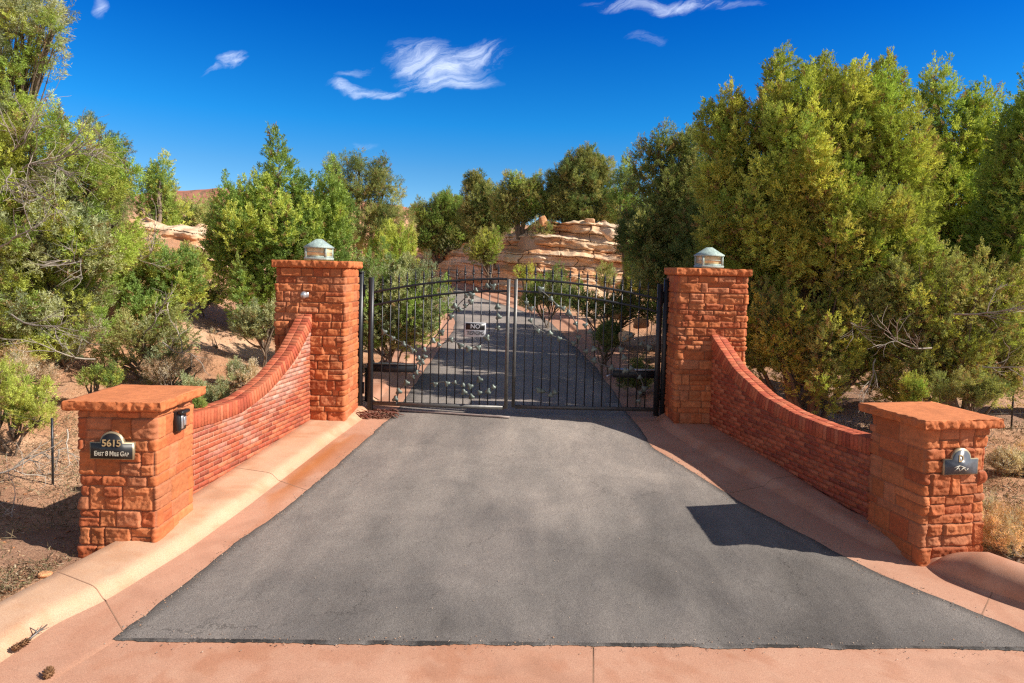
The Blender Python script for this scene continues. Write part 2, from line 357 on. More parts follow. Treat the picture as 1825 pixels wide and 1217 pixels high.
# lines of the driveway, near part
LA = [(-2.165, 13.51)] + [gnd(*p)[:2] for p in ((700, 743), (616, 818), (521, 900), (420, 971), (310, 1060), (205, 1142))]
LC = [(-2.72, 13.51)] + [gnd(*p)[:2] for p in ((655, 742), (592, 787), (446, 900), (329, 985), (192, 1070), (96, 1116), (0, 1185))] + [(-4.35, 4.4), (-5.2, 3.2)]
LAo = LA + [gnd(80, 1217)[:2], (-3.95, 4.0), (-5.0, 2.6)]
LW = [(-3.5, 13.51), (-3.45, 12.19), (-4.0, 8.739), (-4.215, 7.42), (-4.625, 5.96), (-4.95, 4.8), (-5.8, 3.6)]
RA = [(2.229, 13.73)] + [gnd(*p)[:2] for p in ((1112, 733), (1140, 767), (1160, 799), (1219, 834), (1325, 900), (1466, 974), (1571, 1028), (1647, 1058), (1813, 1124))]
RAo = RA + [(5.7, 5.7), (7.2, 5.1), (9.5, 4.7)]
RC = [(2.74, 13.73)] + [gnd(*p)[:2] for p in ((1162, 736), (1179, 763), (1258, 814), (1354, 865), (1451, 919), (1541, 971), (1629, 1001), (1722, 1049), (1825, 1091))] + [(6.0, 6.1), (7.5, 5.6), (9.6, 5.25)]
RW = [(3.6, 13.73), (3.52, 12.4), (4.05, 10.196), (4.45, 8.6), (5.3, 7.75), (5.6, 7.1), (6.25, 6.65), (7.8, 6.1), (9.8, 5.75)]
# beyond the gate
BL = [(-2.165, 13.51), (-2.2, 15.6), (-2.31, 22.1), (-2.35, 26.5), (-2.607, 29.8), (-3.289, 33.1), (-4.705, 38.5), (-5.9, 43.2), (-8.6, 49.0), (-12.5, 55.0)]
BR = [(2.229, 13.73), (2.25, 17.7), (2.05, 23.0), (1.85, 27.25), (1.62, 29.6), (1.2, 31.6), (0.3, 33.7), (-0.5, 35.8), (-1.9, 38.7), (-3.165, 42.3), (-5.45, 48.0), (-7.7, 52.4), (-10.5, 57.0)]
# terrain height
road_pts = np.concatenate([0.5 * (poly(BL, 60) + poly(BR, 60)), 0.5 * (poly(LA, 30) + poly(RA, 30)), np.array([[0.6, y] for y in np.linspace(-10, 5.5, 20)])])
def road_d(x, y):
    x = np.asarray(x, float); y = np.asarray(y, float)
    d = np.full(x.shape, 1e9)
    for p in road_pts: d = np.minimum(d, (x - p[0]) ** 2 + (y - p[1]) ** 2)
    return np.sqrt(d)
def foot_y(x): return np.interp(x, [-12, -8, -6, -4, -2, -.5, 1.5, 8.4], [57, 53, 50.5, 46, 41.5, 38.5, 37.2, 37.2])
def TZ(x, y, fine=True):
    x = np.asarray(x, float); y = np.asarray(y, float)
    base = pz(x, np.minimum(y, 200))
    off = 1.45 * ss((-x - 5.6) / 6.0) * ss((y - 8.5) / 5.0)
    off = off + 1.9 * ss((-x - 8) / 7) * ss((y - 20) / 8)
    off = off + np.interp(x, [-16, -9, -6, 0, 3], [1.4, 2.0, 2.4, 3.6, 3.8]) * ss((y - foot_y(x) - 1.0) / 4.0)
    off = off + 0.35 * ss((x - 5) / 6) * ss((y - 12) / 6)
    far = ss((np.hypot(x, y) - 140) / 300)
    off = off * (1 - far) - 6 * far
    P = np.stack([x * 0.35, y * 0.35, 0 * x], -1); nz = 0.16 * fbm(P, 4, 11)
    if fine: nz = nz + 0.035 * fbm(np.stack([x * 2.2, y * 2.2, 0 * x], -1), 3, 5)
    # keep it under the paving
    d = road_d(x, y); w = ss((d - 3.6) / 2.2)
    near = (y < 14); halfw = np.where(near, 3.0 + 0.33 * np.clip(12.5 - y, 0, 30), 2.9)
    w = ss((d - halfw) / np.where(near, 1.6, 2.2))
    return base - 0.05 - 0.04 * (1 - w) + w * (off + nz)
def gz(x, y): return float(TZ(np.array([x]), np.array([y]))[0])
def axis(near, far, stepn, n):
    a = np.arange(-near, near + 1e-6, stepn); e = near + (far - near) * (np.linspace(0, 1, n + 1)[1:]) ** 3
    return np.concatenate([-e[::-1], a, e])
xs = axis(24, 4500, 0.16, 40)
ya = np.arange(-4, 46, 0.16); yb = 46 + (5000 - 46) * np.linspace(0, 1, 70)[1:] ** 3; yc = -4 - (3000) * np.linspace(0, 1, 25)[1:] ** 3
ys = np.concatenate([yc[::-1], ya, yb])
X, Y = np.meshgrid(xs, ys); Z = TZ(X, Y)
# natural colour patches: brown litter near the left pillar and under the junipers
P2 = np.stack([X * .8, Y * .8, 0 * X], -1); nn = fbm(P2, 4, 21)
lit = ss((nn + 0.45 - np.clip((Y - 7.6) / 1.6, 0, 3) * ((X < -4))) * 1.4) * (X < -3.5) * (Y < 14)
lit = np.maximum(lit, ss((nn + 0.1) * 1.2) * (X > 3.5) * ss((Y - 10) / 3) * (Y < 30))
lit = np.maximum(lit * .85, 0.35 * ss((nn - 0.15) * 2.0))
pale = ss((fbm(P2 * 0.6, 3, 33) - 0.05) * 1.6) * (1 - lit)
G = np.ones(X.shape + (3,)); G = G * (1 - lit[..., None]) + lit[..., None] * np.array([0.62, 0.66, 0.76]); G = G * (1 + pale[..., None] * np.array([0.25, 0.42, 0.55]))
g = mesh('ground', np.stack([X, Y, Z], -1).reshape(-1, 3), grid_faces(*X.shape), MAT['soil'], col=G.reshape(-1, 3), smooth=True)
tag(g, kind='structure')

# driveway asphalt (near and far), edges ragged
def strip(name, Lp, Rp, n, m_, mat, dz=0.0, jit=0.0, edge=True, seed=1, loc_col=(1, 1, 1)):
    a = poly(Lp, n); b = poly(Rp, n); rg = np.random.default_rng(seed)
    ja = np.convolve(rg.normal(0, jit, n + 4), [.25, .5, 1, .5, .25], 'valid'); jb = np.convolve(rg.normal(0, jit, n + 4), [.25, .5, 1, .5, .25], 'valid')
    d = b - a; d = d / np.linalg.norm(d, axis=1)[:, None]
    a = a + d * ja[:, None]; b = b + d * jb[:, None]
    ts = np.linspace(0, 1, m_); q = a[:, None] * (1 - ts)[None, :, None] + b[:, None] * ts[None, :, None]
    z = pz(q[..., 0], q[..., 1]) + dz; q3 = np.concatenate([q, 0 * q[..., :1]], -1)
    tone = ss((q[..., 1] - 5.8) / 5.5) + .46 * fbm(q3 * np.array([.9, .4, 1]), 5, 91, .6) + .16 * fbm(q3 * np.array([5, 1.2, 1]), 3, 92)  # lighter towards the gate, with random mottling
    c = np.clip(0.84 + 0.50 * tone, .45, 1.7)[..., None] * (np.ones(3) + np.clip(tone, 0, 1.3)[..., None] * np.array([.035, .0, -.03]))
    if edge:
        e = [a - d * 0.020, a, b, b + d * 0.020]
        q = np.concatenate([e[0][:, None], q, e[3][:, None]], 1); z = np.concatenate([z[:, :1] + 0.0055, z, z[:, -1:] + 0.0055], 1); z[:, 1] += .0055; z[:, -2] += .0055
        c = np.concatenate([c[:, :1] * 0.3, c, c[:, -1:] * 0.3], 1); c[:, 1] *= 0.55; c[:, -2] *= 0.55
    v = np.concatenate([q, z[..., None]], -1)
    return mesh(name, v.reshape(-1, 3), grid_faces(*v.shape[:2]), mat, col=c.reshape(-1, 3), smooth=True)
FL = LA[-1]; FR = (4.98, 6.02)
# near driveway drawn across rows that run parallel to its front edge
nrow = 150
lp = poly(LA[::-1], nrow); rp = poly([FR] + [(4.95, 6.25)] + RA[::-1], nrow)
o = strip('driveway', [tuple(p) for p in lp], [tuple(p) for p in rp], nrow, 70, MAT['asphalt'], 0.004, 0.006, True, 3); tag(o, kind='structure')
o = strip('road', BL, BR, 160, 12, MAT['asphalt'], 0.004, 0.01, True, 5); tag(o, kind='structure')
# tar lip along the front edge
mb = MB(); rg = np.random.default_rng(9)
n = 420; ts = np.linspace(0, 1, n); fl = np.array(FL); fr = np.array(FR)
pp = fl[None] * (1 - ts)[:, None] + fr[None] * ts[:, None]
w1 = np.clip(0.020 + 0.008 * np.convolve(rg.normal(0, 1, n + 4), [.2, .2, .2, .2, .2], 'valid') + .010 * np.convolve(rg.normal(0, 1, n + 24), np.ones(25) / 5, 'valid') + .003 * rg.normal(0, 1, n), .004, .08); w2 = 0.03 + 0.012 * rg.random(n)
rows = np.stack([np.stack([pp[:, 0], pp[:, 1] - w1, pz(pp[:, 0], pp[:, 1]) + 0.0045], 1), np.stack([pp[:, 0], pp[:, 1], pz(pp[:, 0], pp[:, 1]) + 0.012 + 0.005 * rg.random(n)], 1),
                 np.stack([pp[:, 0], pp[:, 1] + w2, pz(pp[:, 0], pp[:, 1]) + 0.0055], 1)], 0)
cc = np.ones((3, n, 3)) * (0.50 + .25 * np.convolve(rg.normal(0, 1, n + 8), np.ones(9) / 3, 'valid'))[None, :, None].clip(.25, 1.1); cc[1] *= 0.8
o = mesh('asphalt_edge', rows.reshape(-1, 3), grid_faces(3, n), MAT['asphalt'], col=cc.reshape(-1, 3), smooth=True); tag(o, kind='structure')

# grit gathered along the edges of the asphalt
rg = np.random.default_rng(77); mb = MB()
tet = np.array([[1, 0, 0], [-.5, .85, 0], [-.5, -.85, 0], [0, 0, .9]]); ea = [np.array(q) for q in (poly(LA, 200), poly(RA, 200))] + [pp_[None, :] if False else np.array([fl * (1 - k) + fr * k for k in np.linspace(0, 1, 200)])]
for e_ in ea:
    for _ in range(420):
        q = e_[rg.integers(200)] + rg.normal(0, .07, 2) + rg.normal(0, .03, 2); s_ = rg.uniform(.003, .009) * (1.6 if rg.random() < .06 else 1)
        mb.add(np.array([q[0], q[1], float(pz(q[0], q[1])) + .010]) + (tet * s_) @ rz(rg.uniform(0, 6)).T, [[0, 1, 3], [1, 2, 3], [2, 0, 3]], np.array([[.45, .26, .16], [.30, .24, .20], [.55, .42, .32], [.16, .12, .10]][rg.integers(4)]))
for _ in range(260):
    q = np.array([rg.uniform(-2.6, 3.2), rg.uniform(6, 12.3)]); s_ = rg.uniform(.003, .008)
    mb.add(np.array([q[0], q[1], float(pz(q[0], q[1])) + .010]) + (tet * s_) @ rz(rg.uniform(0, 6)).T, [[0, 1, 3], [1, 2, 3], [2, 0, 3]], np.array([[.55, .42, .32], [.20, .16, .14]][rg.integers(2)]))
GRIT = mb
# kerbs: gutter pan, rolled face, flat shelf
def kerb(name, Ao, C, Wl, n, mat_pan, mat_top, hgt=0.10, roll=None, drop=0.25):
    a = poly(Ao, n); c = poly(C, n); w = poly(Wl, n)
    d = c - a; d /= np.linalg.norm(d, axis=1)[:, None]; a2 = a - d * 0.05
    rows = []; 
    kk_ = np.linspace(0, 1, 14)
    for k in kk_: q = a2 * (1 - k) + c * k; rows.append(np.column_stack([q, pz(q[:, 0], q[:, 1]) + (0.006 + 0.004 * k if k > .05 else -.012)]))
    v = np.stack(rows); q3 = v * np.array([1, 1, 0]); nz_ = fbm(q3 * np.array([3, 1.2, 1]), 4, 17); dirt = np.clip(ss((nz_ + .05) * 2.2) * (.25 + .75 * np.exp(-((kk_[:, None] - .72) / .22) ** 2)), 0, 1) * np.exp(-((v[..., 1] - 9.9) / 2.0) ** 2) * (v[..., 0] < 0)
    edge_ = np.clip(1 - kk_[:, None] * 9, 0, 1) * .35 + 0 * nz_; gc = 1 - dirt[..., None] * np.array([.06, .30, .55]) - edge_[..., None] * np.array([.5, .55, .6]) - ss((nz_ - .2) * 2)[..., None] * .12 * np.array([.6, 1, 1.2])
    vg = v; o1 = mesh('gutter', v.reshape(-1, 3), grid_faces(14, n), mat_pan, col=np.clip(gc, .1, 1).reshape(-1, 3), smooth=True); tag(o1, kind='structure')
    rows = []
    e = w - c; el = np.linalg.norm(e, axis=1)[:, None]; e = e / el
    h = np.full(n, hgt) if roll is None else roll
    prof = [(0.0, 0.0), (0.035, 0.12), (0.08, 0.45), (0.12, 0.78), (0.17, 0.96), (0.23, 1.0)]
    for (x_, y_) in prof:
        q = c + e * x_; rows.append(np.column_stack([q, pz(q[:, 0], q[:, 1]) + 0.008 + h * y_]))
    for k in (0.25, 0.5, 0.75, 1.0):
        q = c + e * (0.23 + (el - 0.23) * k); zz = pz(q[:, 0], q[:, 1]) + 0.008 + h * (1 + 0.06 * k); rows.append(np.column_stack([q, zz]))
    q = w + e * 0.03; rows.append(np.column_stack([q, pz(q[:, 0], q[:, 1]) + h - 0.01])); q = w + e * 0.05; rows.append(np.column_stack([q, pz(q[:, 0], q[:, 1]) - drop]))
    v = np.stack(rows); o2 = mesh('kerb', v.reshape(-1, 3), grid_faces(len(rows), n), mat_top, smooth=True); tag(o2, kind='structure')
    full = np.concatenate([vg[1:], v[:-2]]); JV = []; JF = []; arc = np.concatenate([[0], np.cumsum(np.linalg.norm(np.diff(c, axis=0), axis=1))])
    for d_ in np.arange(1.3, arc[-1] - .5, 3.05):
        s_ = [np.interp(d_ + e_, arc, np.arange(n)) for e_ in (-.005, .005)]; b0 = len(JV)
        for q_ in s_:
            i0 = int(q_); f_ = q_ - i0
            for row in full: JV.append(tuple(row[i0] * (1 - f_) + row[min(i0 + 1, n - 1)] * f_ + np.array([0, 0, .0022])))
        k_ = len(full); JF += [[b0 + i, b0 + i + 1, b0 + k_ + i + 1, b0 + k_ + i] for i in range(k_ - 1)]
    tag(mesh('kerb_joint', JV, JF, MAT['joint']), kind='structure')
kerb('kerb', LAo, LC, LW, 190, MAT['concrete'], MAT['concrete_pale'])
# right kerb up to the end pillar, then the taller rolled berm
kerb('kerb', RAo, RC, RW, 190, MAT['concrete'], MAT['concrete'], roll=np.full(190, 0.10))
# beyond the gate
def offs(pl, dist, n=100):
    q = poly(pl, n); tt = np.gradient(q, axis=0); tt /= np.linalg.norm(tt, axis=1)[:, None]; nn_ = np.column_stack([-tt[:, 1], tt[:, 0]]); return q + nn_ * dist
kerb('kerb', BL, offs(BL, 0.5), offs(BL, 1.3), 100, MAT['concrete'], MAT['concrete'], 0.07)
kerb('kerb', BR, offs(BR, -0.6), offs(BR, -1.5), 100, MAT['concrete'], MAT['concrete'], 0.09)

# rolled berm by the right pillar
bp = poly([(4.80, 7.55), (4.99, 7.15), (5.33, 6.72), (6.0, 6.2), (7.5, 5.7), (9.8, 5.3)], 60)
tt = np.gradient(bp, axis=0); tt /= np.linalg.norm(tt, axis=1)[:, None]; nr = np.column_stack([-tt[:, 1], tt[:, 0]])
hh = 0.31 * np.minimum(1, np.sqrt(np.clip((np.arange(60) + 0.0) / 5.0, 0, 1)))
rows = []
for a in np.linspace(0, math.pi, 14):
    q = bp + nr * (0.24 - 0.30 * math.cos(a))
    rows.append(np.column_stack([q, pz(q[:, 0], q[:, 1]) + hh * math.sin(a) ** 0.8 - 0.004]))
v = np.stack(rows); o = mesh('rolled_kerb', v.reshape(-1, 3), grid_faces(14, 60), MAT['concrete'], smooth=True); tag(o, kind='structure')

# street apron slabs in front, with an expansion joint
def apron(name, xl0, xl1, xr0, xr1):
    n, m_ = 70, 90
    ts = np.linspace(0, 1, n); us = np.linspace(0, 1, m_); V = []
    for t_ in ts:
        l = np.array(xl0) * (1 - t_) + np.array(xl1) * t_; r = np.array(xr0) * (1 - t_) + np.array(xr1) * t_
        for u in us:
            q = l * (1 - u) + r * u; V.append((q[0], q[1], pz(q[0], q[1]) + 0.0))
    o = mesh(name, V, grid_faces(n, m_), MAT['concrete'], smooth=True); tag(o, kind='structure')
def onfront(x): k = (x - FL[0]) / (FR[0] - FL[0]); return (x, FL[1] * (1 - k) + FR[1] * k)
apron('pavement', (FL[0] + 0.02, FL[1] + .03), (-4.6, 2.2), (onfront(0.772)[0], onfront(0.772)[1] + .03), (0.35, 2.2))
apron('pavement', (onfront(0.787)[0], onfront(0.787)[1] + .03), (0.365, 2.2), (5.0, 6.05), (9.3, 2.2))
mesh('pavement_joint', [(0.76, 5.80, pz(.76, 5.8) - .006), (0.80, 5.80, pz(.76, 5.8) - .006), (0.38, 2.2, pz(.36, 2.2) - .006), (0.34, 2.2, pz(.36, 2.2) - .006)], [[0, 1, 2, 3]], MAT['joint'])
tag(bpy.data.objects['pavement_joint'], kind='structure')
V = [(x, y, pz(0, y) - 0.02 if y > -20 else pz(0, -20)) for y in (3.2, 2.2, 0, -3, -6, -9) for x in (-60, -20, -8, 0, 8, 20, 60)]
o = mesh('street', V, grid_faces(6, 7), MAT['asphalt'], col=np.ones((42, 3))); tag(o, kind='structure')

# far red mesa on the skyline
def mesa():
    nx, ny = 160, 40; xs_ = np.linspace(-1500, -150, nx); V = []
    d0 = 1700
    for j in range(ny):
        k = j / (ny - 1)
        for i, x in enumerate(xs_):
            top = 214 - 0.00022 * (x + 830) ** 2 * (1.0 if x < -830 else 0.7)
            top = max(top, 20) + 5 * vnoise(np.array([[x * .02, 0, 0]]), 3)[0]
            step = 0.55 * k + 0.45 * (round(k * 7) / 7)
            y = d0 + 260 * k + 25 * vnoise(np.array([[x * .012, k * 3, 1]]), 4)[0]
            V.append((x, y, -10 + (top + 10) * step))
    for x in xs_: V.append((x, d0 + 900, 150))
    o = mesh('hills', V, grid_faces(ny + 1, nx), MAT['mesa'], smooth=False); tag(o, kind='structure')
mesa()

# ------------------------------------------------------------------ stone pillars
STONE = [(0.48, 0.142, 0.054), (0.56, 0.190, 0.076), (0.42, 0.112, 0.044), (0.52, 0.160, 0.058), (0.50, 0.180, 0.084)]
def ashlar(width, height, rg, hmin=0.10, hmax=0.24, wmin=0.13, wmax=0.5):
    """blocks (u0,u1,v0,v1) over a strip that wraps round the pillar"""
    out = []; z = 0
    rows = []
    while z < height - 1e-6:
        h = rg.uniform(hmin, hmax) if rg.random() < .75 else hmax * 1.12
        if height - z - h < hmin * .8: h = height - z
        rows.append((z, min(height, z + h))); z += h
    for (a, b) in rows:
        s0 = rg.uniform(0, .25); u = s0; cells = []
        while u < s0 + width - 1e-6:
            w = rg.uniform(wmin, wmax)
            if s0 + width - u - w < wmin: w = s0 + width - u
            cells.append((u, min(u + w, s0 + width))); u += w
        for (c, d) in cells:
            hh_ = b - a
            if hh_ > 0.15 and rg.random() < 0.35:
                k = a + hh_ * rg.uniform(.38, .62); out += [(c, d, a, k), (c, d, k, b)]
            elif hh_ > 0.13 and d - c > 0.3 and rg.random() < .35:
                k = c + (d - c) * rg.uniform(.35, .65); out += [(c, k, a, b), (k, d, a, b)]
            else: out.append((c, d, a, b))
    return out
def pillar(name, x, y, z, ang, w, dep, h, capt, ov, seed, label, cat='pillar', smooth_side=None, res=0.0105):
    root = empty(name, (x, y, z), ang, label, cat)
    rg = np.random.default_rng(seed)
    hb = h - capt; per = 2 * (w + dep); nu = int(per / res); nv = int((hb + 0.25) / res)
    blocks = ashlar(per, hb + 0.25, rg) if w < 1 else ashlar(per, hb + 0.25, rg, .075, .165, .11, .42)
    U = np.linspace(0, per, nu, endpoint=False); Vv = np.linspace(0, hb + 0.25, nv)
    UU, VV = np.meshgrid(U, Vv)
    ed = np.full(UU.shape, -1.0); cx_ = np.zeros(UU.shape + (3,)); blk = np.zeros(UU.shape); tl = np.zeros(UU.shape)
    for (a, b, c, d) in blocks:
        u = UU.copy(); u = np.where(u < a, u + per, u)
        inside = (u >= a) & (u < b) & (VV >= c) & (VV <= d)
        e = np.minimum(np.minimum(u - a, b - u), np.minimum(VV - c, d - VV))
        cc_ = np.array(STONE[rg.integers(len(STONE))]) * rg.uniform(.84, 1.14)
        ed = np.where(inside, e, ed); cx_[inside] = cc_; blk[inside] = rg.uniform(-.010, .022)
        tx, tz = rg.normal(0, .05, 2); tl = np.where(inside, tx * (u - (a + b) / 2) + tz * (VV - (c + d) / 2), tl)
    # path of the outline, corners slightly rounded
    hx, hy = w / 2, dep / 2
    def outline(u):
        u = u % per; P_ = np.zeros(u.shape + (2,)); Nn = np.zeros(u.shape + (2,))
        for k, (s0, s1, p0, dr, nr_) in enumerate(((0, w, (-hx, -hy), (1, 0), (0, -1)), (w, w + dep, (hx, -hy), (0, 1), (1, 0)), (w + dep, 2 * w + dep, (hx, hy), (-1, 0), (0, 1)), (2 * w + dep, per + 1e-6, (-hx, hy), (0, -1), (-1, 0)))):
            m_ = (u >= s0) & (u < s1)
            P_[m_] = np.array(p0) + (u[m_] - s0)[:, None] * np.array(dr); Nn[m_] = nr_
        return P_, Nn
    P_, Nn = outline(UU)
    N2 = 0
    for du in (-0.014, -0.007, 0, 0.007, 0.014): N2 = N2 + outline(UU + du)[1]
    N2 = N2 / (np.linalg.norm(N2, axis=-1, keepdims=True) + 1e-9)
    corner = np.minimum.reduce([np.abs((UU - s + per / 2) % per - per / 2) for s in (0, w, w + dep, 2 * w + dep)])
    W3 = np.concatenate([P_, VV[..., None]], -1)
    face = np.where(UU < w, 0, np.where(UU < w + dep, 1, np.where(UU < 2 * w + dep, 2, 3)))
    rough = np.ones(UU.shape)
    if smooth_side is not None:
        for fc, k in smooth_side: rough = np.where(face == fc, k, rough)
    pil = ss(ed / 0.010); pil2 = ss(ed / 0.028)
    nz = fbm(W3 * 9, 4, seed) * 0.013 + fbm(W3 * 36, 3, seed + 9) * 0.0050 + np.abs(fbm(W3 * np.array([5, 5, 13]), 3, seed + 5)) * 0.013
    disp = pil * (0.022 + 0.006 * pil2 * rough + blk * rough + nz * rough + tl * rough) - 0.008 * ss((0.014 - corner) / 0.014)
    pos = P_ + N2 * disp[..., None]
    mort = (1 - ss(ed / 0.009))[..., None]
    lay = 1 + 0.10 * fbm(np.stack([W3[..., 0] * 3, W3[..., 1] * 3, W3[..., 2] * 22], -1), 3, seed + 2)[..., None]
    C_ = cx_ * lay * (1 - mort) + mort * np.array([0.40, 0.17, 0.095])
    v = np.concatenate([pos, (VV - 0.25)[..., None]], -1)
    f = grid_faces(nv, nu, True)
    mesh('stone_body', v.reshape(-1, 3), f, MAT['stone'], root, np.clip(C_, 0, 1).reshape(-1, 3), smooth=False)
    # cap slab
    hx2, hy2 = w / 2 + ov, dep / 2 + ov; per2 = 4 * (hx2 + hy2); nu = int(per2 / 0.014); U = np.linspace(0, per2, nu, endpoint=False)
    def ol(u):
        W_, D2 = 2 * hx2, 2 * hy2; u = u % per2; P_ = np.zeros(u.shape + (2,)); Nn = np.zeros(u.shape + (2,))
        for (s0, s1, p0, dr, nr_) in ((0, W_, (-hx2, -hy2), (1, 0), (0, -1)), (W_, W_ + D2, (hx2, -hy2), (0, 1), (1, 0)), (W_ + D2, 2 * W_ + D2, (hx2, hy2), (-1, 0), (0, 1)), (2 * W_ + D2, per2 + 1, (-hx2, hy2), (0, -1), (-1, 0))):
            m_ = (u >= s0) & (u < s1); P_[m_] = np.array(p0) + (u[m_] - s0)[:, None] * np.array(dr); Nn[m_] = nr_
        return P_, Nn
    P0, N0 = ol(U); N1 = 0
    for du in (-0.03, -.015, 0, .015, .03): N1 = N1 + ol(U + du)[1]
    N1 /= np.linalg.norm(N1, axis=-1, keepdims=True)
    rows = []; cols = []
    zt = np.linspace(0, 1, 11)
    for k in zt:
        z_ = hb + k * capt; p3 = np.column_stack([P0, np.full(nu, z_)])
        prof = -0.014 * (2 * abs(k - .55)) ** 3.5 * 1.0 - 0.03 * (k < 0.01)
        chis = fbm(p3 * np.array([14, 14, 9]), 4, seed + 31, .6) * 0.017 + np.abs(fbm(p3 * np.array([4, 4, 12]), 2, seed + 3)) * -0.02
        d_ = prof + chis * (1 if 0.02 < k < 0.97 else 0.6)
        q = P0 + N1 * d_[:, None]; wob = 0.006 * fbm(p3 * 6, 2, seed + 8)
        if k == 1: wob = wob * 0.6 - 0.002
        rows.append(np.column_stack([q, z_ + wob])); cols.append(np.tile(np.array(STONE[3]) * 1.08, (nu, 1)) * (1 + 0.14 * fbm(p3 * 8, 3, seed + 6))[:, None])
    for s_ in (0.97, 0.9, 0.7, 0.45, 0.2, 0.0):
        q = P0 * s_; p3 = np.column_stack([q, np.full(nu, h)]); rows.append(np.column_stack([q, h + 0.002 * fbm(p3 * 5, 3, seed + 12) * (s_ > 0) + .001]))
        cols.append(np.tile(np.array(STONE[1]) * 1.12, (nu, 1)) * (1 + 0.10 * fbm(p3 * 5, 3, seed + 16))[:, None])
    inner = [np.column_stack([P0 * 0.80, np.full(nu, hb - 0.001)])]
    rows = inner + rows; cols = [cols[0]] + cols
    v = np.stack(rows)
    mesh('cap', v.reshape(-1, 3), grid_faces(len(rows), nu, True), MAT['stone'], root, np.clip(np.stack(cols), 0, 1).reshape(-1, 3), smooth=False)
    return root
PL = dict(LS=(-4.270, 7.618, -0.03, 0.002), RS=(4.995, 7.997, -0.141, 0.197), GL=(-3.531, 12.114, 0.38, -0.021), GR=(3.524, 12.387, 0.416, 0.012))
pillar('stone_pillar', *PL['LS'], 0.80, 0.80, 1.62, 0.11, 0.135, 21, 'low sandstone pillar bearing the house number plaque, with a keypad box on its side', smooth_side=[(1, 0.45)])
pillar('stone_pillar', *PL['RS'], 0.80, 0.80, 1.665, 0.11, 0.135, 35, 'low sandstone pillar behind the rolled kerb, its plaque whitened by glare', smooth_side=[(3, 0.25)])
pillar('stone_pillar', *PL['GL'], 1.19, 0.85, 2.797, 0.13, 0.085, 47, 'tall sandstone gate pillar with a silver camera on its front', smooth_side=[(1, .5)], res=0.0135)
pillar('stone_pillar', *PL['GR'], 1.19, 0.85, 2.779, 0.13, 0.085, 58, 'tall sandstone gate pillar half in shade, where the shadowed brick wall ends', smooth_side=[(3, .5)], res=0.0135)
def onp(key, lx, ly, lz):
    x, y, z, a = PL[key]; c, s = math.cos(a), math.sin(a)
    return np.array([x + lx * c - ly * s, y + lx * s + ly * c, z + lz])

# lanterns on the gate pillars
def lantern(key, h, label, rot):
    p = onp(key, 0.02, -0.05, h); p[2] += .015; r = empty('pillar_lantern', p, rot, label, 'lantern', 'lanterns on the gate pillars'); r.scale = (.76, .76, 1.08)
    b = MB(); b.box((0, 0, 0.02), (0.27, 0.27, 0.02), bev=.006); b.build('base', MAT['verdigris'], r)
    fr_ = MB()
    for sx_ in (-1, 1):
        for sy_ in (-1, 1): fr_.box((sx_ * .235, sy_ * .235, 0.115), (.022, .022, .078))
    for s_ in (-1, 1):
        fr_.box((s_ * .235, 0, 0.052), (.02, .212, .012)); fr_.box((0, s_ * .235, 0.052), (.212, .02, .012))
        fr_.box((s_ * .243, 0, 0.125), (.006, .212, .004)); fr_.box((0, s_ * .243, 0.125), (.212, .006, .004))
    fr_.build('frame', MAT['verdigris'], r)
    for k in range(4):
        g_ = MB(); R_ = rz(k * math.pi / 2); g_.box(R_ @ np.array([0, -.232, 0.128]), (.212, .004, .064) if k % 2 == 0 else (.004, .212, .064)); g_.build('glass_panel', MAT['amber'], r)
    e, i_ = 0.275, 0.055
    V = [(-e, -e, .195), (e, -e, .195), (e, e, .195), (-e, e, .195), (-e, -e, .215), (e, -e, .215), (e, e, .215), (-e, e, .215)]
    V += [(-.19, -.19, .262), (.19, -.19, .262), (.19, .19, .262), (-.19, .19, .262), (-i_, -i_, .345), (i_, -i_, .345), (i_, i_, .345), (-i_, i_, .345)]
    Fs = [[3, 2, 1, 0]] + [[k + j, k + (j + 1) % 4, k + 4 + (j + 1) % 4, k + 4 + j] for k in (0, 4, 8) for j in range(4)] + [[12, 13, 14, 15]]
    mesh('roof', V, Fs, MAT['verdigris'], r)
lantern('GL', 2.797, 'verdigris lantern on the tall pillar that carries the silver camera', -0.05)
lantern('GR', 2.779, 'verdigris lantern on the tall pillar nearest the big spreading juniper', 0.10)

# plaques
def text(name, body, size, mat, parent, loc, rot, ext=0.002, small=None, sx_=1.0):
    c = bpy.data.curves.new(name, 'FONT'); c.body = body; c.size = size; c.extrude = ext; c.align_x = 'CENTER'; c.align_y = 'CENTER'; c.offset = size * 0.012
    if small:
        c.small_caps_scale = small
        for i_, ch in enumerate(body):
            if ch.islower(): c.body_format[i_].use_small_caps = True
    tmp = bpy.data.objects.new(name + '_outline', c); COL.objects.link(tmp); bpy.context.view_layer.update()
    me = bpy.data.meshes.new_from_object(tmp.evaluated_get(bpy.context.evaluated_depsgraph_get())); bpy.data.objects.remove(tmp); bpy.data.curves.remove(c)
    me.materials.clear(); me.materials.append(mat); me.name = name
    o = bpy.data.objects.new(name, me); link(o, parent); o.location = loc; o.rotation_euler = rot; o.scale = (sx_, 1, 1); return o
def plaque_shape(w, h, rad, k=0):
    w2 = w / 2 - k; r_ = rad - k; y0 = k; y1 = h - k
    pts = [(-w2, y0), (w2, y0), (w2, y1), (r_, y1)] + [(r_ * math.cos(a), y1 + r_ * math.sin(a) * 0.95) for a in np.linspace(0.12, math.pi - .12, 18)] + [(-r_, y1), (-w2, y1)]
    return pts
def extrude(pts, y0, y1):
    n = len(pts); V = [(x, y0, z) for x, z in pts] + [(x, y1, z) for x, z in pts]
    return V, [list(range(n)), list(range(2 * n - 1, n - 1, -1))] + [[i, i + n, (i + 1) % n + n, (i + 1) % n] for i in range(n)]
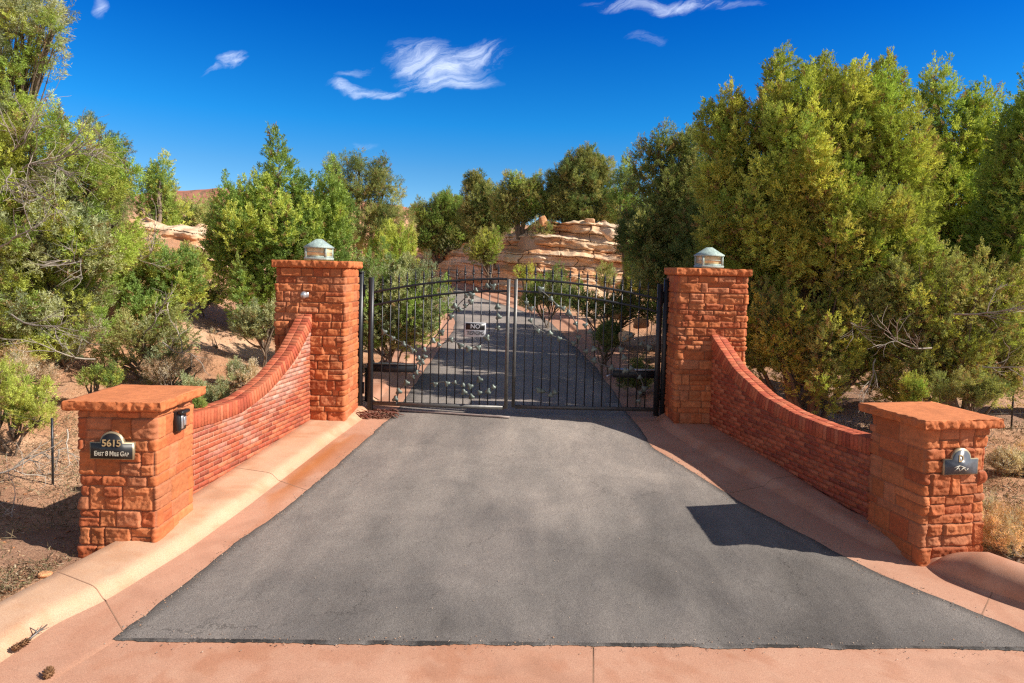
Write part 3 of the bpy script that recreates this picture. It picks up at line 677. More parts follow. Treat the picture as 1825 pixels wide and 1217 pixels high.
def plaque(key, lx, lz, w, h, rad, label, pm='black'):
    p = onp(key, lx, -0.40 - 0.064, lz); r = empty('name_plaque', p, PL[key][3], label, 'plaque')
    V, f = extrude(plaque_shape(w, h, rad), -0.012, 0.035); mesh('rim', V, f, MAT['brass'], r)
    V, f = extrude(plaque_shape(w, h, rad, 0.009), -0.0155, -0.010); mesh('panel', V, f, MAT[pm], r)
    return r
hp = math.pi / 2
r = plaque('LS', -0.035, 0.985, 0.47, 0.185, 0.125, 'black arched plaque with gold house number 5615 East 8 Mile Gap')
text('lettering', '5615', 0.105, MAT['gold'], r, (0.0, -0.0175, 0.175), (hp, 0, 0))
text('lettering', 'East 8 Mile Gap', 0.074, MAT['cream'], r, (0.0, -0.0175, 0.062), (hp, 0, 0), small=0.76, sx_=0.78)
r = plaque('RS', 0.02, 1.03, 0.45, 0.185, 0.125, 'dark arched plaque with gold D and faint script beside the rolled kerb', 'glare_grey')
text('lettering', 'D', 0.115, MAT['gold'], r, (-0.01, -0.0175, 0.185), (hp, 0, 0), sx_=0.8)
mb = MB()
for k, (x0, z0, x1, z1) in enumerate(((-.10, .085, -.02, .105), (-.02, .105, .05, .08), (-.09, .05, -.04, .085), (-.04, .085, -.02, .045), (-.02, .045, .03, .08), (.03, .08, .06, .045), (.06, .045, .09, .07))):
    mb.tube([(x0, -.017, z0), (x1, -.017, z1)], .005, 5)
mb.build('script', MAT['cream'], r)

# keypad box on the side of the numbered pillar
p = onp('LS', 0.40 + 0.05, 0.02, 1.20); r = empty('keypad_box', p, PL['LS'][3] + hp, 'small black plastic keypad box under the cap of the numbered pillar', 'keypad')
b = MB(); b.box((0, 0, 0.11), (.085, .045, .115), bev=.012); b.build('housing', MAT['black'], r)
b = MB(); b.box((0, -.055, 0.215), (.09, .03, .02), bev=.008); b.build('hood', MAT['black'], r)
b = MB(); b.box((-.03, -.049, 0.10), (.02, .006, .075), bev=.003); b.box((.035, -.049, 0.10), (.028, .006, .05), bev=.003); b.build('button_panel', MAT['steel'], r)
# camera above the brick wall
p = onp('GL', -0.08, -0.425 - .05, 2.20); r = empty('security_camera', p, 0, 'small silver dome camera on the gate pillar above the brick wall', 'camera')
b = MB()
for k in range(7):
    a0, a1 = k / 7 * math.pi / 2, (k + 1) / 7 * math.pi / 2
ph = np.linspace(0.02, math.pi - .02, 12); th = np.linspace(0, 2 * math.pi, 18, endpoint=False)
V = np.array([[.062 * math.sin(a) * math.cos(t_), -.09 + .062 * math.sin(a) * math.sin(t_), .062 * math.cos(a)] for a in ph for t_ in th])
mesh('dome', V, grid_faces(12, 18, True), MAT['steel'], r, smooth=True)
b = MB(); b.tube([(0, .03, 0), (0, -.06, 0)], .028, 10); b.box((0, .03, 0), (.045, .012, .045)); b.build('bracket', MAT['steel'], r)

# ------------------------------------------------------------------ brick walls
def vplane_hit(px, py, p0, p1):
    """point of the vertical plane through p0,p1 seen at a photo pixel"""
    r = ray(px, py); d = np.array(p1) - np.array(p0); n_ = np.array([-d[1], d[0]])
    t_ = (n_ @ np.array(p0)) / (n_ @ r[:2]); return np.array([t_ * r[0], t_ * r[1], CH + t_ * r[2]])
BRK = [(0.44, 0.105, 0.052), (0.48, 0.135, 0.066), (0.38, 0.085, 0.046), (0.50, 0.155, 0.080), (0.33, 0.085, 0.050), (0.46, 0.120, 0.058)]
def brick_wall(p0, p1, toppx, thick, side, seed, label, stain):
    """p0: end at the low pillar, p1: end at the gate pillar; visible face on this line; side: outward normal sign towards back"""
    rg = np.random.default_rng(seed); p0 = np.array(p0); p1 = np.array(p1); Ld = np.linalg.norm(p1 - p0); d = (p1 - p0) / Ld
    nb = np.array([-d[1], d[0]]) * side     # towards the back of the wall
    root = empty('brick_wall', (p0[0], p0[1], pz(*p0)), 0, label, 'wall'); org = np.array([p0[0], p0[1], float(pz(*p0))])
    tp = sorted([((vplane_hit(px, py, p0, p1)[:2] - p0) @ d, vplane_hit(px, py, p0, p1)[2]) for px, py in toppx])
    ts = np.linspace(0, Ld, 200); tz = np.interp(ts, [a for a, _ in tp], [b for _, b in tp])
    print('wall', p0, p1, tp)
    for _ in range(25): tz[1:-1] = .25 * tz[:-2] + .5 * tz[1:-1] + .25 * tz[2:]
    top = lambda s_: np.interp(s_, ts, tz)
    def P(s_, q, z): return np.array([p0[0] + d[0] * s_ + nb[0] * q - org[0], p0[1] + d[1] * s_ + nb[1] * q - org[1], z - org[2]])
    R_ = np.array([[d[0], nb[0], 0], [d[1], nb[1], 0], [0, 0, 1]])
    # mortar core
    cop = 0.21; n = 120; V = []
    for s_ in np.linspace(0, Ld, n):
        zb = float(pz(*(p0 + d * s_))) - 0.2; zt_ = top(s_) - cop * 0.7
        V += [P(s_, 0.006, zb), P(s_, 0.006, zt_), P(s_, thick - 0.006, zt_), P(s_, thick - .006, zb)]
    f = [[i * 4 + k, i * 4 + 4 + k, i * 4 + 4 + (k + 1) % 4, i * 4 + (k + 1) % 4] for i in range(n - 1) for k in range(4)] + [[0, 1, 2, 3], [(n - 1) * 4 + k for k in (3, 2, 1, 0)]]
    core = mesh('mortar', np.array(V), f, MAT['brick'], root, np.tile([0.36, 0.15, 0.09] if not stain else [0.50, 0.27, 0.18], (len(V), 1)))
    # courses
    mb = MB(); ch = 0.0677; bl = 0.203; z = org[2] - 0.15 + 0.0; zb0 = min(float(pz(*p0)), float(pz(*p1))) - .1
    row = 0; z = zb0
    while z < max(tz):
        for back in (0, 1):
            s_ = -(bl / 2) * (row % 2)
            while s_ < Ld:
                a, b = max(0, s_ + .005), min(Ld, s_ + bl - .005)
                if b - a > .03:
                    lim = min(top(a), top(b)) - cop; gl = float(pz(*(p0 + d * (a + b) / 2)))
                    zz0, zz1 = z + .004, min(z + ch - .005, lim + .02)
                    if zz1 - zz0 > .02 and zz1 > gl - .05:
                        c = np.array(BRK[rg.integers(len(BRK))]) * rg.uniform(.85, 1.2)
                        if stain and not back:
                            dd = lim - z; nn_ = fbm(np.array([[a * 2.2, z * 4, 0]]), 3, 77)[0]
                            k = np.clip(1 - dd / 0.55 + nn_ * 0.9, 0, 1) * np.clip((a - .2) / 1.2, 0, 1) * rg.uniform(.1, 0.80); c = c * (1 - k) + k * np.array([0.58, 0.40, 0.33])
                        q = 0.004 + rg.uniform(-.0025, .0025) if not back else thick - .004
                        mb.box(P((a + b) / 2, q + (.02 if not back else -.02), (zz0 + zz1) / 2), ((b - a) / 2, .022, (zz1 - zz0) / 2), R_, c)
                s_ += bl
        z += ch; row += 1
    mb.build('brickwork', MAT['brick'], root, color=True)
    # rowlock coping, bricks set square to the curve
    mb = MB(); arc = np.concatenate([[0], np.cumsum(np.hypot(np.diff(ts), np.diff(tz)))]); nbk = int(arc[-1] / 0.0685); 
    for k in range(nbk):
        s_ = np.interp((k + .5) * arc[-1] / nbk, arc, ts); e = 0.01; sl = (top(min(Ld, s_ + e)) - top(max(0, s_ - e))) / (min(Ld, s_ + e) - max(0, s_ - e)); a = -math.atan(sl)
        Rk = R_ @ ry(a)
        cen = P(s_, 0, top(s_)) + Rk @ np.array([0, 0, -0.102])
        for (q, hw_) in ((thick * .25 - .012, thick * .25 + .010), (thick * .75 + .012, thick * .25 + .010)):
            c = np.array(BRK[rg.choice([0, 1, 3, 5, 2])]) * rg.uniform(.9, 1.25)
            mb.box(cen + R_ @ np.array([0, q, rg.uniform(-.003, .003)]), (arc[-1] / nbk / 2 - .0034, hw_ - .003, .100), Rk, c, bev=.0022)
    mb.build('coping', MAT['brick'], root, color=True)
    # mortar bed of the coping
    V = []
    for s_ in np.linspace(0.0, Ld, n):
        V += [P(s_, -0.012, top(s_) - .198), P(s_, -0.012, top(s_) - .010), P(s_, thick + .012, top(s_) - .010), P(s_, thick + .012, top(s_) - .198)]
    f = [[i * 4 + k, i * 4 + 4 + k, i * 4 + 4 + (k + 1) % 4, i * 4 + (k + 1) % 4] for i in range(n - 1) for k in range(4)]
    mesh('coping_mortar', np.array(V), f, MAT['brick'], root, np.tile([0.33, 0.12, 0.075], (len(V), 1)))
wl0 = (-4.06, 7.98); wl1 = (-3.607, 11.72)
w0 = gnd(346, 879, .11)[:2]; w1_ = gnd(561, 743, .11)[:2]
dl = (w1_ - w0) / np.linalg.norm(w1_ - w0)
wl0 = w0 - dl * ((w0[1] - 8.0) / dl[1]); wl1 = w0 + dl * ((11.70 - w0[1]) / dl[1])
brick_wall(wl0, wl1, ((346, 735), (390, 724), (431.6, 709), (469, 682), (485, 666), (499, 650), (520, 624), (538, 590), (552, 562), (563, 540)), 0.22, 1, 5,
           'sunlit curved red brick wall with white mineral stains under its coping', True)
r0 = np.array(gnd(1487, 889, .11)[:2]); r1 = np.array(gnd(1256, 752, .11)[:2]); dl = (r1 - r0) / np.linalg.norm(r1 - r0)
wr0 = r0 - dl * ((r0[1] - 8.42) / dl[1]); wr1 = r0 + dl * ((11.98 - r0[1]) / dl[1])
brick_wall(wr0, wr1, ((1550, 781), (1475, 759), (1416, 735.6), (1361, 704), (1310, 657), (1270, 597), (1258, 560)), 0.22, -1, 6,
           'shaded curved brick wall sweeping up beside the spreading juniper', False)

# ------------------------------------------------------------------ gate
GY = 12.65
def gate_leaf(hx_, mx_, key, ang, label, finmat):
    """hx_: hinge x, mx_: meeting x; leaf built from the hinge towards the meeting stile"""
    sgn = 1 if mx_ > hx_ else -1; Wd = abs(mx_ - hx_)
    zb = 0.47
    root = empty('iron_gate', (hx_, GY, zb), ang, label, 'gate', 'pair of iron driveway gates')
    X = lambda u: sgn * u
    rail = lambda u: 2.11 + (2.45 - 2.11) * math.sin(min(1, u / Wd) * math.pi / 2) ** 0.85 - 0.0
    b = MB(); b.box((X(0.05), 0, 1.17), (.045, .04, 1.25)); b.build('hinge_stile', MAT['iron'], root)
    b = MB(); b.box((X(Wd - .032), 0, 1.235), (.032, .032, 1.215)); b.build('meeting_stile', MAT['iron_worn'], root)
    b = MB(); b.box((X(Wd / 2), 0, .035), (Wd / 2 - .07, .028, .034)); b.build('bottom_rail', MAT['iron_worn'], root)
    for dz in (0.0, -0.225):
        pts = [(X(u), 0, rail(u) + dz - (0.02 if dz else 0) * (1 - u / Wd)) for u in np.linspace(.095, Wd - .065, 30)]
        b = MB(); V = []
        for p in pts: V += [(p[0], -.02, p[2] - .02), (p[0], .02, p[2] - .02), (p[0], .02, p[2] + .02), (p[0], -.02, p[2] + .02)]
        f = [[i * 4 + k, i * 4 + 4 + k, i * 4 + 4 + (k + 1) % 4, i * 4 + (k + 1) % 4] for i in range(29) for k in range(4)]
        mesh('arched_rail', V, f, MAT['iron'], root)
    nb_ = 15
    for k in range(nb_):
        u = 0.105 + (Wd - .17) * (k + 1) / (nb_ + 1)
        b = MB(); b.box((X(u), 0, (rail(u) + .10 + .06) / 2), (.0095, .0095, (rail(u) + .10 - .06) / 2)); bar = b.build('bar', MAT['iron'], root)
        zt_ = rail(u) + .10
        prof = [(.010, zt_ - .01), (.024, zt_), (.026, zt_ + .015), (.012, zt_ + .025), (.022, zt_ + .045), (.020, zt_ + .065), (.012, zt_ + .11), (.003, zt_ + .175), (.0005, zt_ + .19)]
        a = np.linspace(0, 2 * math.pi, 8, endpoint=False)
        V = np.array([[X(u) + r_ * math.cos(t_), r_ * math.sin(t_), z_] for r_, z_ in prof for t_ in a]); mesh('finial', V, grid_faces(len(prof), 8, True), finmat, bar, smooth=True)
    return root, X, Wd, rail
def vine(root, X, paths, seed):
    rg = np.random.default_rng(seed)
    for pth in paths:
        p = np.array([(X(u), -0.03, z) for u, z in pth]); n = 8 * (len(p) - 1) + 1; s_ = np.linspace(0, len(p) - 1, n)
        q = np.stack([np.interp(s_, np.arange(len(p)), p[:, k]) for k in range(3)], 1)
        for _ in range(5): q[1:-1] = .25 * q[:-2] + .5 * q[1:-1] + .25 * q[2:]
        b = MB(); b.tube(q, np.linspace(.013, .007, n), 6); st_ = b.build('vine_stem', MAT['iron_worn'], root, smooth=True)
        nl = max(2, int(len(pth) * 1.3))
        for k in range(nl):
            c = q[int((k + .7) / nl * (n - 1))] + np.array([rg.uniform(-.04, .04), -.02, rg.uniform(-.04, .04)]); s0 = rg.uniform(.050, .075); a0 = rg.uniform(0, 6.28)
            V = [c + np.array([0, -.012, 0])]
            for t_ in np.linspace(0, 2 * math.pi, 15, endpoint=False):
                rr = s0 * (0.34 + 0.66 * abs(math.cos(1.5 * t_)) ** .8); V.append(c + np.array([rr * math.cos(t_ + a0), rg.uniform(-.01, .012), rr * math.sin(t_ + a0)]))
            V += [v_ + np.array([0, .006, 0]) for v_ in V]
            f = [[0, 1 + i, 1 + (i + 1) % 15] for i in range(15)] + [[16, 17 + (i + 1) % 15, 17 + i] for i in range(15)] + [[1 + i, 17 + i, 17 + (i + 1) % 15, 1 + (i + 1) % 15] for i in range(15)]
            mesh('leaf', np.array(V), f, MAT['patina'], st_)
root, X, Wd, rail = gate_leaf(-2.74, -0.075, 'L', math.radians(-3.2), 'iron gate leaf that carries the no trespassing sign', MAT['iron'])
vine(root, X, [[(.55, .02), (.6, .3), (.75, .5), (.95, .6), (1.0, .8), (.97, 1.0), (.8, 1.15), (.45, 1.3), (.25, 1.42)],
               [(1.0, .8), (1.05, 1.05), (1.25, 1.3), (1.5, 1.6), (1.7, 1.95), (1.95, 2.2), (2.2, 2.32), (2.45, 2.35)],
               [(1.0, .85), (1.3, 1.15), (1.6, 1.3), (1.9, 1.1), (2.1, 1.2), (2.4, 1.45), (2.45, 1.75), (2.4, 1.95)],
               [(1.2, .45), (1.5, .5), (1.7, .45), (1.95, .42), (2.2, .55)], [(1.75, .3), (2.0, .25), (2.3, .3), (2.45, .45)], [(1.6, 1.95), (1.75, 1.85), (1.9, 1.95), (2.0, 2.15)]], 3)
sg = empty('warning_sign', tuple(np.array(root.location) + np.array([math.cos(-.0558) * 2.03, math.sin(-.0558) * 2.03 - .025, 1.36])), math.radians(-3.2), 'white and black NO TRESPASSING sign wired to the gate bars', 'sign')
b = MB(); b.box((0, 0, .13), (.20, .004, .135), bev=.002); b.build('plate', MAT['signwhite'], sg)
b = MB(); b.box((0, -.0055, .190), (.180, .0015, .062)); b.build('black_band', MAT['black'], sg)
text('lettering', 'NO', .115, MAT['signwhite'], sg, (0, -.008, .190), (hp, 0, 0), .0008)
text('lettering', 'TRESPASSING', .105, MAT['black'], sg, (0, -.0058, .064), (hp, 0, 0), .0012, sx_=0.52)
root, X, Wd, rail = gate_leaf(2.79, -0.005, 'R', math.radians(0.4), 'iron gate leaf beside the shaded gate pillar', MAT['iron'])
vine(root, X, [[(.35, .02), (.4, .3), (.3, .5), (.45, .75), (.7, 1.0), (.8, 1.2), (.65, 1.5), (.4, 1.3), (.2, 1.2)],
               [(.45, .75), (.9, .8), (1.3, .95), (1.55, 1.25), (1.9, 1.35), (2.2, 1.45), (2.45, 1.6), (2.5, 1.9), (2.55, 2.1)],
               [(1.55, 1.25), (1.6, 1.6), (1.75, 1.9), (1.95, 1.95), (2.1, 2.1), (2.35, 2.3)], [(1.9, .35), (2.1, .3), (2.25, .4), (2.35, .35)], [(1.3, .95), (1.3, 1.5), (1.45, 1.7)]], 8)
for x_, lab in ((-2.90, 'square iron gate post beside the pillar with the silver camera'), (2.87, 'square iron gate post beside the half shaded pillar')):
    r = empty('gate_post', (x_, GY + .02, .33), 0, lab, 'post', 'iron gate posts')
    b = MB(); b.box((0, 0, 1.30), (.05, .05, 1.35)); b.build('shaft', MAT['iron'], r)
    b = MB(); b.box((0, 0, 2.655), (.056, .056, .012)); b.build('post_cap', MAT['iron'], r)
    b = MB(); s_ = 1 if x_ < 0 else -1
    for z_ in (.35, 2.2): b = MB(); b.tube([(s_ * .07, 0, z_), (s_ * .07, 0, z_ + .22)], .022, 8); b.build('hinge', MAT['iron'], r)
# swing-gate operators behind the leaves
for (x0, x1, lab) in ((-2.86, -1.85, 'dark gate opener arm behind the gate leaf with the sign'), (1.93, 2.86, 'dark gate opener arm with pale top behind the leaf next to the shaded pillar')):
    y_ = 13.05; z_ = 1.12; s_ = 1 if x0 < 0 else -1
    r = empty('gate_opener', ((x0 + x1) / 2, y_, z_), 0, lab, 'gate opener', 'gate openers behind the gate')
    L2 = (x1 - x0) / 2
    b = MB(); b.box((0, 0, 0), (L2 * .96, .07, .075), bev=.02); b.build('housing', MAT['iron'], r)
    b = MB(); b.box((0, 0, .083), (L2 * .96, .075, .012), bev=.004); b.build('cover', MAT['steel'] if x0 > 0 else MAT['iron_worn'], r)
    b = MB(); b.tube([(s_ * L2 * .9, 0, -.02), (s_ * (L2 + .12), -.25, -.02)], .018, 8); b.build('push_rod', MAT['steel'], r)
    b = MB(); b.box((-s_ * L2 * .93, 0, -.42), (.05, .05, .42)); b.build('pedestal', MAT['iron'], r)
# conduit and dead stems at the foot of the gate
a_ = gnd(662, 731); b_ = gnd(908, 746); pts = [a_ * (1 - k) + b_ * k + np.array([0, .02 * math.sin(k * 5), .03]) for k in np.linspace(0, 1, 14)]
b = MB(); b.tube(pts, .020, 8); tag(b.build('conduit', MAT['pipe'], smooth=True), 'thin grey conduit lying on the asphalt along the gate', 'pipe')
rg = np.random.default_rng(4); mb = MB()
for k in range(110):
    c = gnd(rg.uniform(634, 706), rg.uniform(738, 748)); a = rg.uniform(0, 6.28); l = rg.uniform(.08, .3)
    z0 = .02 + abs(rg.normal(0, .03)); pts = [c + np.array([math.cos(a) * l * (t_ - .5) + .03 * math.sin(t_ * 4 + k), math.sin(a) * l * .4 * (t_ - .5), z0 + .03 * math.sin(t_ * 3)]) for t_ in np.linspace(0, 1, 5)]
    mb.tube(pts, rg.uniform(.004, .011), 5, col=(.20 * rg.uniform(.7, 1.3), .085, .06))
tag(mb.build('dead_vines', MAT['bark'], color=True), 'reddish heap of dead vine stems at the foot of the gate post', 'dead vines', kind='stuff')

# pine cones and twig on the kerb
def cone(p, r0, ang, label):
    n1_, n2_ = 12, 14; V = []; F_ = []; mb = MB()
    ph = np.linspace(0.05, math.pi - .05, 14); th = np.linspace(0, 2 * math.pi, 16, endpoint=False)
    R_ = rz(ang) @ ry(math.pi / 2 * .9)
    core = np.array([[r0 * .75 * math.sin(a) * math.cos(t_), r0 * .75 * math.sin(a) * math.sin(t_), r0 * 1.1 * math.cos(a)] for a in ph for t_ in th]) @ R_.T
    root_ = empty('pine_cone', p + np.array([0, 0, r0 * .8]), 0, label, 'pine cone', 'pine cones on the kerb')
    mesh('cone_core', core, grid_faces(14, 16, True), MAT['cone'], root_)
    ga = 2.39996
    for k in range(46):
        z_ = 1 - 2 * (k + .5) / 46; rr = math.sqrt(1 - z_ * z_); t_ = k * ga; n_ = np.array([rr * math.cos(t_), rr * math.sin(t_), z_]); up = np.array([-n_[1], n_[0], 0]); up /= np.linalg.norm(up) + 1e-9; w_ = np.cross(n_, up)
        c = n_ * np.array([r0 * .7, r0 * .7, r0 * 1.05]); tip = c + (n_ + np.array([0, 0, .7])) * r0 * .42; v4 = np.array([c - up * r0 * .2, c + up * r0 * .2, tip + up * r0 * .16, tip - up * r0 * .16, c - w_ * r0 * .12, tip - w_ * r0 * .1])
        mb.add(v4 @ R_.T, [[0, 1, 2, 3], [0, 4, 5, 3], [1, 2, 5, 4], [3, 2, 5], [0, 1, 4]])
    mb.build('scales', MAT['cone'], root_)
    return root_
cone(gnd(29, 1165) + np.array([0, 0, .03]), .033, .6, 'open brown pine cone at the tip of the twig on the kerb')
cone(gnd(43, 1157) + np.array([0, 0, .03]), .031, 1.1, 'brown pine cone against the forked grey twig')
cone(gnd(86, 1209) + np.array([0, 0, .0]), .040, 2.0, 'lone brown pine cone near the bottom corner of the pavement')
mb = MB(); a_ = gnd(50, 1153); b_ = gnd(84, 1126); z3 = np.array([0, 0, .05])
mb.tube([a_ + z3, (a_ + b_) / 2 + z3 * 1.3 + np.array([.01, .0, 0]), b_ + z3 * 1.2], [.010, .009, .006], 7)
for e in ((76, 1128), (88, 1132), (62, 1140), (45, 1128)): mb.tube([(a_ + b_) / 2 + z3 * 1.2, gnd(*e) + z3 * 1.4], [.006, .002], 6)
tag(mb.build('twig', MAT['wire']), 'forked grey twig lying on the pale kerb by two pine cones', 'twig')

# ------------------------------------------------------------------ rocks
ROCKC = np.array([[0.58, 0.29, 0.14], [0.66, 0.40, 0.23], [0.74, 0.54, 0.37], [0.54, 0.23, 0.10], [0.68, 0.46, 0.28]])
def boulder(p, s, seed, label, squash=.6, tint=1.0, group=None):
    import bmesh
    rg = np.random.default_rng(seed); d = unit(rg.normal(0, 1, (22, 3))); d = (np.sign(d) * np.abs(d) ** .6 * rg.uniform(.75, 1.05, (22, 1))) @ (rx(rg.uniform(-.3, .3)) @ rz(rg.uniform(0, 3))).T * np.array([s, s * .8, s * squash])
    bm = bmesh.new()
    for q in d: bm.verts.new(q)
    bmesh.ops.convex_hull(bm, input=bm.verts); bmesh.ops.delete(bm, geom=[v_ for v_ in bm.verts if not v_.link_faces], context='VERTS')
    bmesh.ops.bevel(bm, geom=list(bm.edges), offset=s * .05, segments=1, affect='EDGES', profile=.5); bmesh.ops.triangulate(bm, faces=bm.faces)
    bmesh.ops.subdivide_edges(bm, edges=list(bm.edges), cuts=2, use_grid_fill=True)
    bm.verts.index_update(); v = np.array([tuple(q.co) for q in bm.verts]); f = [[q.index for q in fc.verts] for fc in bm.faces]; bm.free()
    v = v * (1 + .05 * fbm(v / s * 2.5, 3, seed))[:, None]; base = ROCKC[seed % 5] * tint; c = base * (1 + .18 * fbm(v / s * 2 + seed, 3, seed + 4))[:, None]
    o = mesh('boulder', v, f, MAT['rock'], None, np.clip(c, 0, 1)); o.location = tuple(float(q) for q in p); tag(o, label, 'rock', group); return o
def outcrop(name, x0, x1, yb, yt, zb, env, seed, label, nx=420, nz=200, run=4.0):
    """layered ledges stepping back from (yb) at the foot to (yt) at the top"""
    xs_ = np.linspace(x0, x1, nx); k = np.linspace(0, 1, nz); XX, KK = np.meshgrid(xs_, k)
    zt_ = np.interp(xs_, [e[0] for e in env], [e[1] for e in env])[None] + 0 * KK
    P_ = np.stack([XX * .5, KK * 0, KK * 0], -1)
    zt_ = zt_ + 0.30 * fbm(np.stack([XX * .9, 0 * XX, 0 * XX], -1), 3, seed)
    zb_ = pz(XX, foot_y(XX)) - .3 if zb is None else zb
    ZZ = zb_ + (zt_ - zb_) * KK
    lay = ZZ + .09 * XX + .16 * fbm(np.stack([XX * .35, ZZ * .3, 0 * XX], -1), 2, seed + 1)
    bed = np.floor(lay / .52).astype(np.int64); wdt = 1.6 + 3.5 * hash3(bed, bed * 0, bed * 0, seed + 40); xq = XX / wdt + 5 * hash3(bed, bed * 0 + 1, bed * 0, seed + 41) + .10 * vnoise(np.stack([XX * 2, ZZ * 3, 0 * XX], -1), seed + 42); jb = np.floor(xq).astype(np.int64); fj = xq - jb
    boff = .7 * (hash3(bed, jb, jb * 0, seed + 43) - .5) + .5 * fbm(np.stack([XX * .6, lay * 1.6, 0 * XX], -1), 3, seed + 50); jd = np.minimum(fj, 1 - fj) * wdt; fb = lay / .52 - bed; bd = np.minimum(fb, 1 - fb) * .52; gap = np.clip(1 - np.minimum(jd * 2.0, bd * (1.2 + 2 * hash3(bed, bed, bed, 7))) / .06, 0, 1)
    lt = lay / 1.05; fr_ = lt - np.floor(lt); led = np.floor(lt) + ss((fr_ - .0) / .25) * 0 + ss(fr_ / .30)   # flat ledge then riser
    lt2 = lay / .21; fr2 = lt2 - np.floor(lt2); led2 = np.floor(lt2) + ss(fr2 / .35)
    stepn = (led * 1.05 * .72 + led2 * .21 * .28 - lay) 
    P3 = np.stack([XX, ZZ, 0 * XX], -1)
    blk = np.abs(fbm(P3 * np.array([.5, 1.6, 1]), 3, seed + 3)); crack = ss((0.05 - np.abs(fbm(P3 * np.array([1.3, .8, 1]), 3, seed + 14))) / .05)
    yb_ = foot_y(XX) if yb is None else yb
    YY = yb_ + yt * KK ** 1.15 + 1.2 * fbm(np.stack([XX * .2, KK * .8, 0 * XX], -1), 2, seed + 6) - .25 * blk + .95 * stepn + .60 * boff + .26 * gap + .07 * fbm(P3 * np.array([2, 7, 1]), 3, seed + 8)
    ZZ = ZZ + .04 * fbm(P3 * 2.2, 3, seed + 9) * (KK > .02)
    band = fbm(np.stack([XX * .35, lay * 3.2, 0 * XX], -1), 3, seed + 20); b2 = ss(band * 1.3 + .5)[..., None]; b3 = ss((fbm(P3 * .7, 3, seed + 22) + .1) * 1.4)[..., None]
    C_ = ROCKC[0] * (1 - b2) + ROCKC[2] * b2; C_ = C_ * (1 - .6 * b3) + .6 * b3 * ROCKC[4]; C_ = C_ * (1 + .15 * boff[..., None]) * (1 - .25 * gap[..., None]); C_ = C_ * (1 + .12 * fbm(P3 * 6, 2, seed + 25))[..., None]
    # top surface running back
    V = np.stack([XX, YY, ZZ], -1); bk = []
    for q in (1.5, 4, 8): bk.append(np.stack([XX[-1], YY[-1] + q, ZZ[-1] - .12 * q + .2 * fbm(np.stack([XX[-1], 0 * XX[-1] + q, 0 * XX[-1]], -1), 3, seed + 30)], -1))
    bk.append(np.stack([XX[-1], YY[-1] + 9, 0 * ZZ[-1] - 1], -1))
    V = np.concatenate([V, np.stack(bk)]); C_ = np.concatenate([C_, np.repeat(C_[-1:], 4, 0)])
    o = mesh(name, V.reshape(-1, 3), grid_faces(V.shape[0], nx), MAT['rock'], None, np.clip(C_, 0, 1).reshape(-1, 3)); tag(o, label, 'rock outcrop'); return o
outcrop('rock_outcrop', -8.6, 8.4, None, 4.3, None, [(-8.6, 4.2), (-7.2, 4.9), (-5.2, 5.0), (-3, 5.0), (-1.6, 5.0), (0, 5.6), (1.2, 6.15), (2.4, 6.3), (5, 6.15), (7, 5.6), (8.4, 4.2)], 3, 'layered cream and orange sandstone outcrop beyond the gate')
outcrop('rock_outcrop', -18.5, -11.2, 25.5, 4.0, 1.5, [(-18.5, 4.0), (-16, 5.0), (-14, 4.9), (-12.6, 4.5), (-11.2, 3.0)], 8, 'pale orange sandstone ledge among junipers above the numbered pillar', nx=200, nz=110)
rg = np.random.default_rng(12)
for k, (px, py, Y_, s_, lab) in enumerate(((968, 393, 41.6, .24, 'tall upright boulder standing on the outcrop rim'), (1050, 397, 41.2, .38, 'orange boulder on the outcrop rim beside the tall pine'), (1088, 420, 38.6, .6, 'reddish block at the shaded end of the outcrop'),
        (1075, 585, 17.5, .16, 'buff rock in the shrubs behind the gate, right of the bend'), (1118, 600, 16.5, .22, 'largest buff rock behind the gate opener with the pale top'), (1140, 575, 19, .25, 'tan rock under the dark juniper behind the gate'), (1098, 560, 21, .28, 'orange rock near the road kerb behind the gate'))):
    p = at(px, py, Y_)
    boulder(p - np.array([0, 0, (.05, -.12, 0, 0, 0, 0, 0)[k]]), s_, 40 + k, lab, (1.7, .5, .75, .75, .75, .75, .75)[k], 1.0)
for k, (px, py, s_, lab) in enumerate(((80, 1014, .085, 'flat pale stone furthest from the kerb left of the numbered pillar'), (103, 1026, .10, 'cream stone beside the kerb left of the numbered pillar'))):
    p = gnd(px, py); boulder((p[0], p[1], gz(p[0], p[1]) + .02), s_, 60 + 2 * k, lab, .35, 1.25)

# ------------------------------------------------------------------ vegetation
PAL = {
 'bright': ((0.150, 0.205, 0.040), (0.185, 0.230, 0.050), (0.120, 0.180, 0.038), (0.205, 0.240, 0.055)),
 'yellow': ((0.185, 0.215, 0.046), (0.160, 0.200, 0.044), (0.215, 0.228, 0.055), (0.135, 0.178, 0.042)),
 'green': ((0.105, 0.165, 0.042), (0.130, 0.190, 0.048), (0.088, 0.142, 0.038), (0.150, 0.200, 0.055)),
 'dark': ((0.075, 0.110, 0.036), (0.098, 0.135, 0.044), (0.118, 0.148, 0.052), (0.064, 0.094, 0.034)),
 'olive': ((0.130, 0.155, 0.052), (0.155, 0.175, 0.062), (0.105, 0.132, 0.046), (0.170, 0.185, 0.070)),
 'silver': ((0.150, 0.182, 0.095), (0.180, 0.208, 0.115), (0.122, 0.155, 0.085), (0.165, 0.188, 0.088)),
 'sage': ((0.210, 0.220, 0.160), (0.260, 0.250, 0.180), (0.170, 0.185, 0.130), (0.290, 0.255, 0.170)),
 'straw': ((0.28, 0.21, 0.12), (0.24, 0.18, 0.11), (0.21, 0.17, 0.11), (0.31, 0.245, 0.155)),
}
LEAFK = np.array([2.80, 2.55, 2.75])
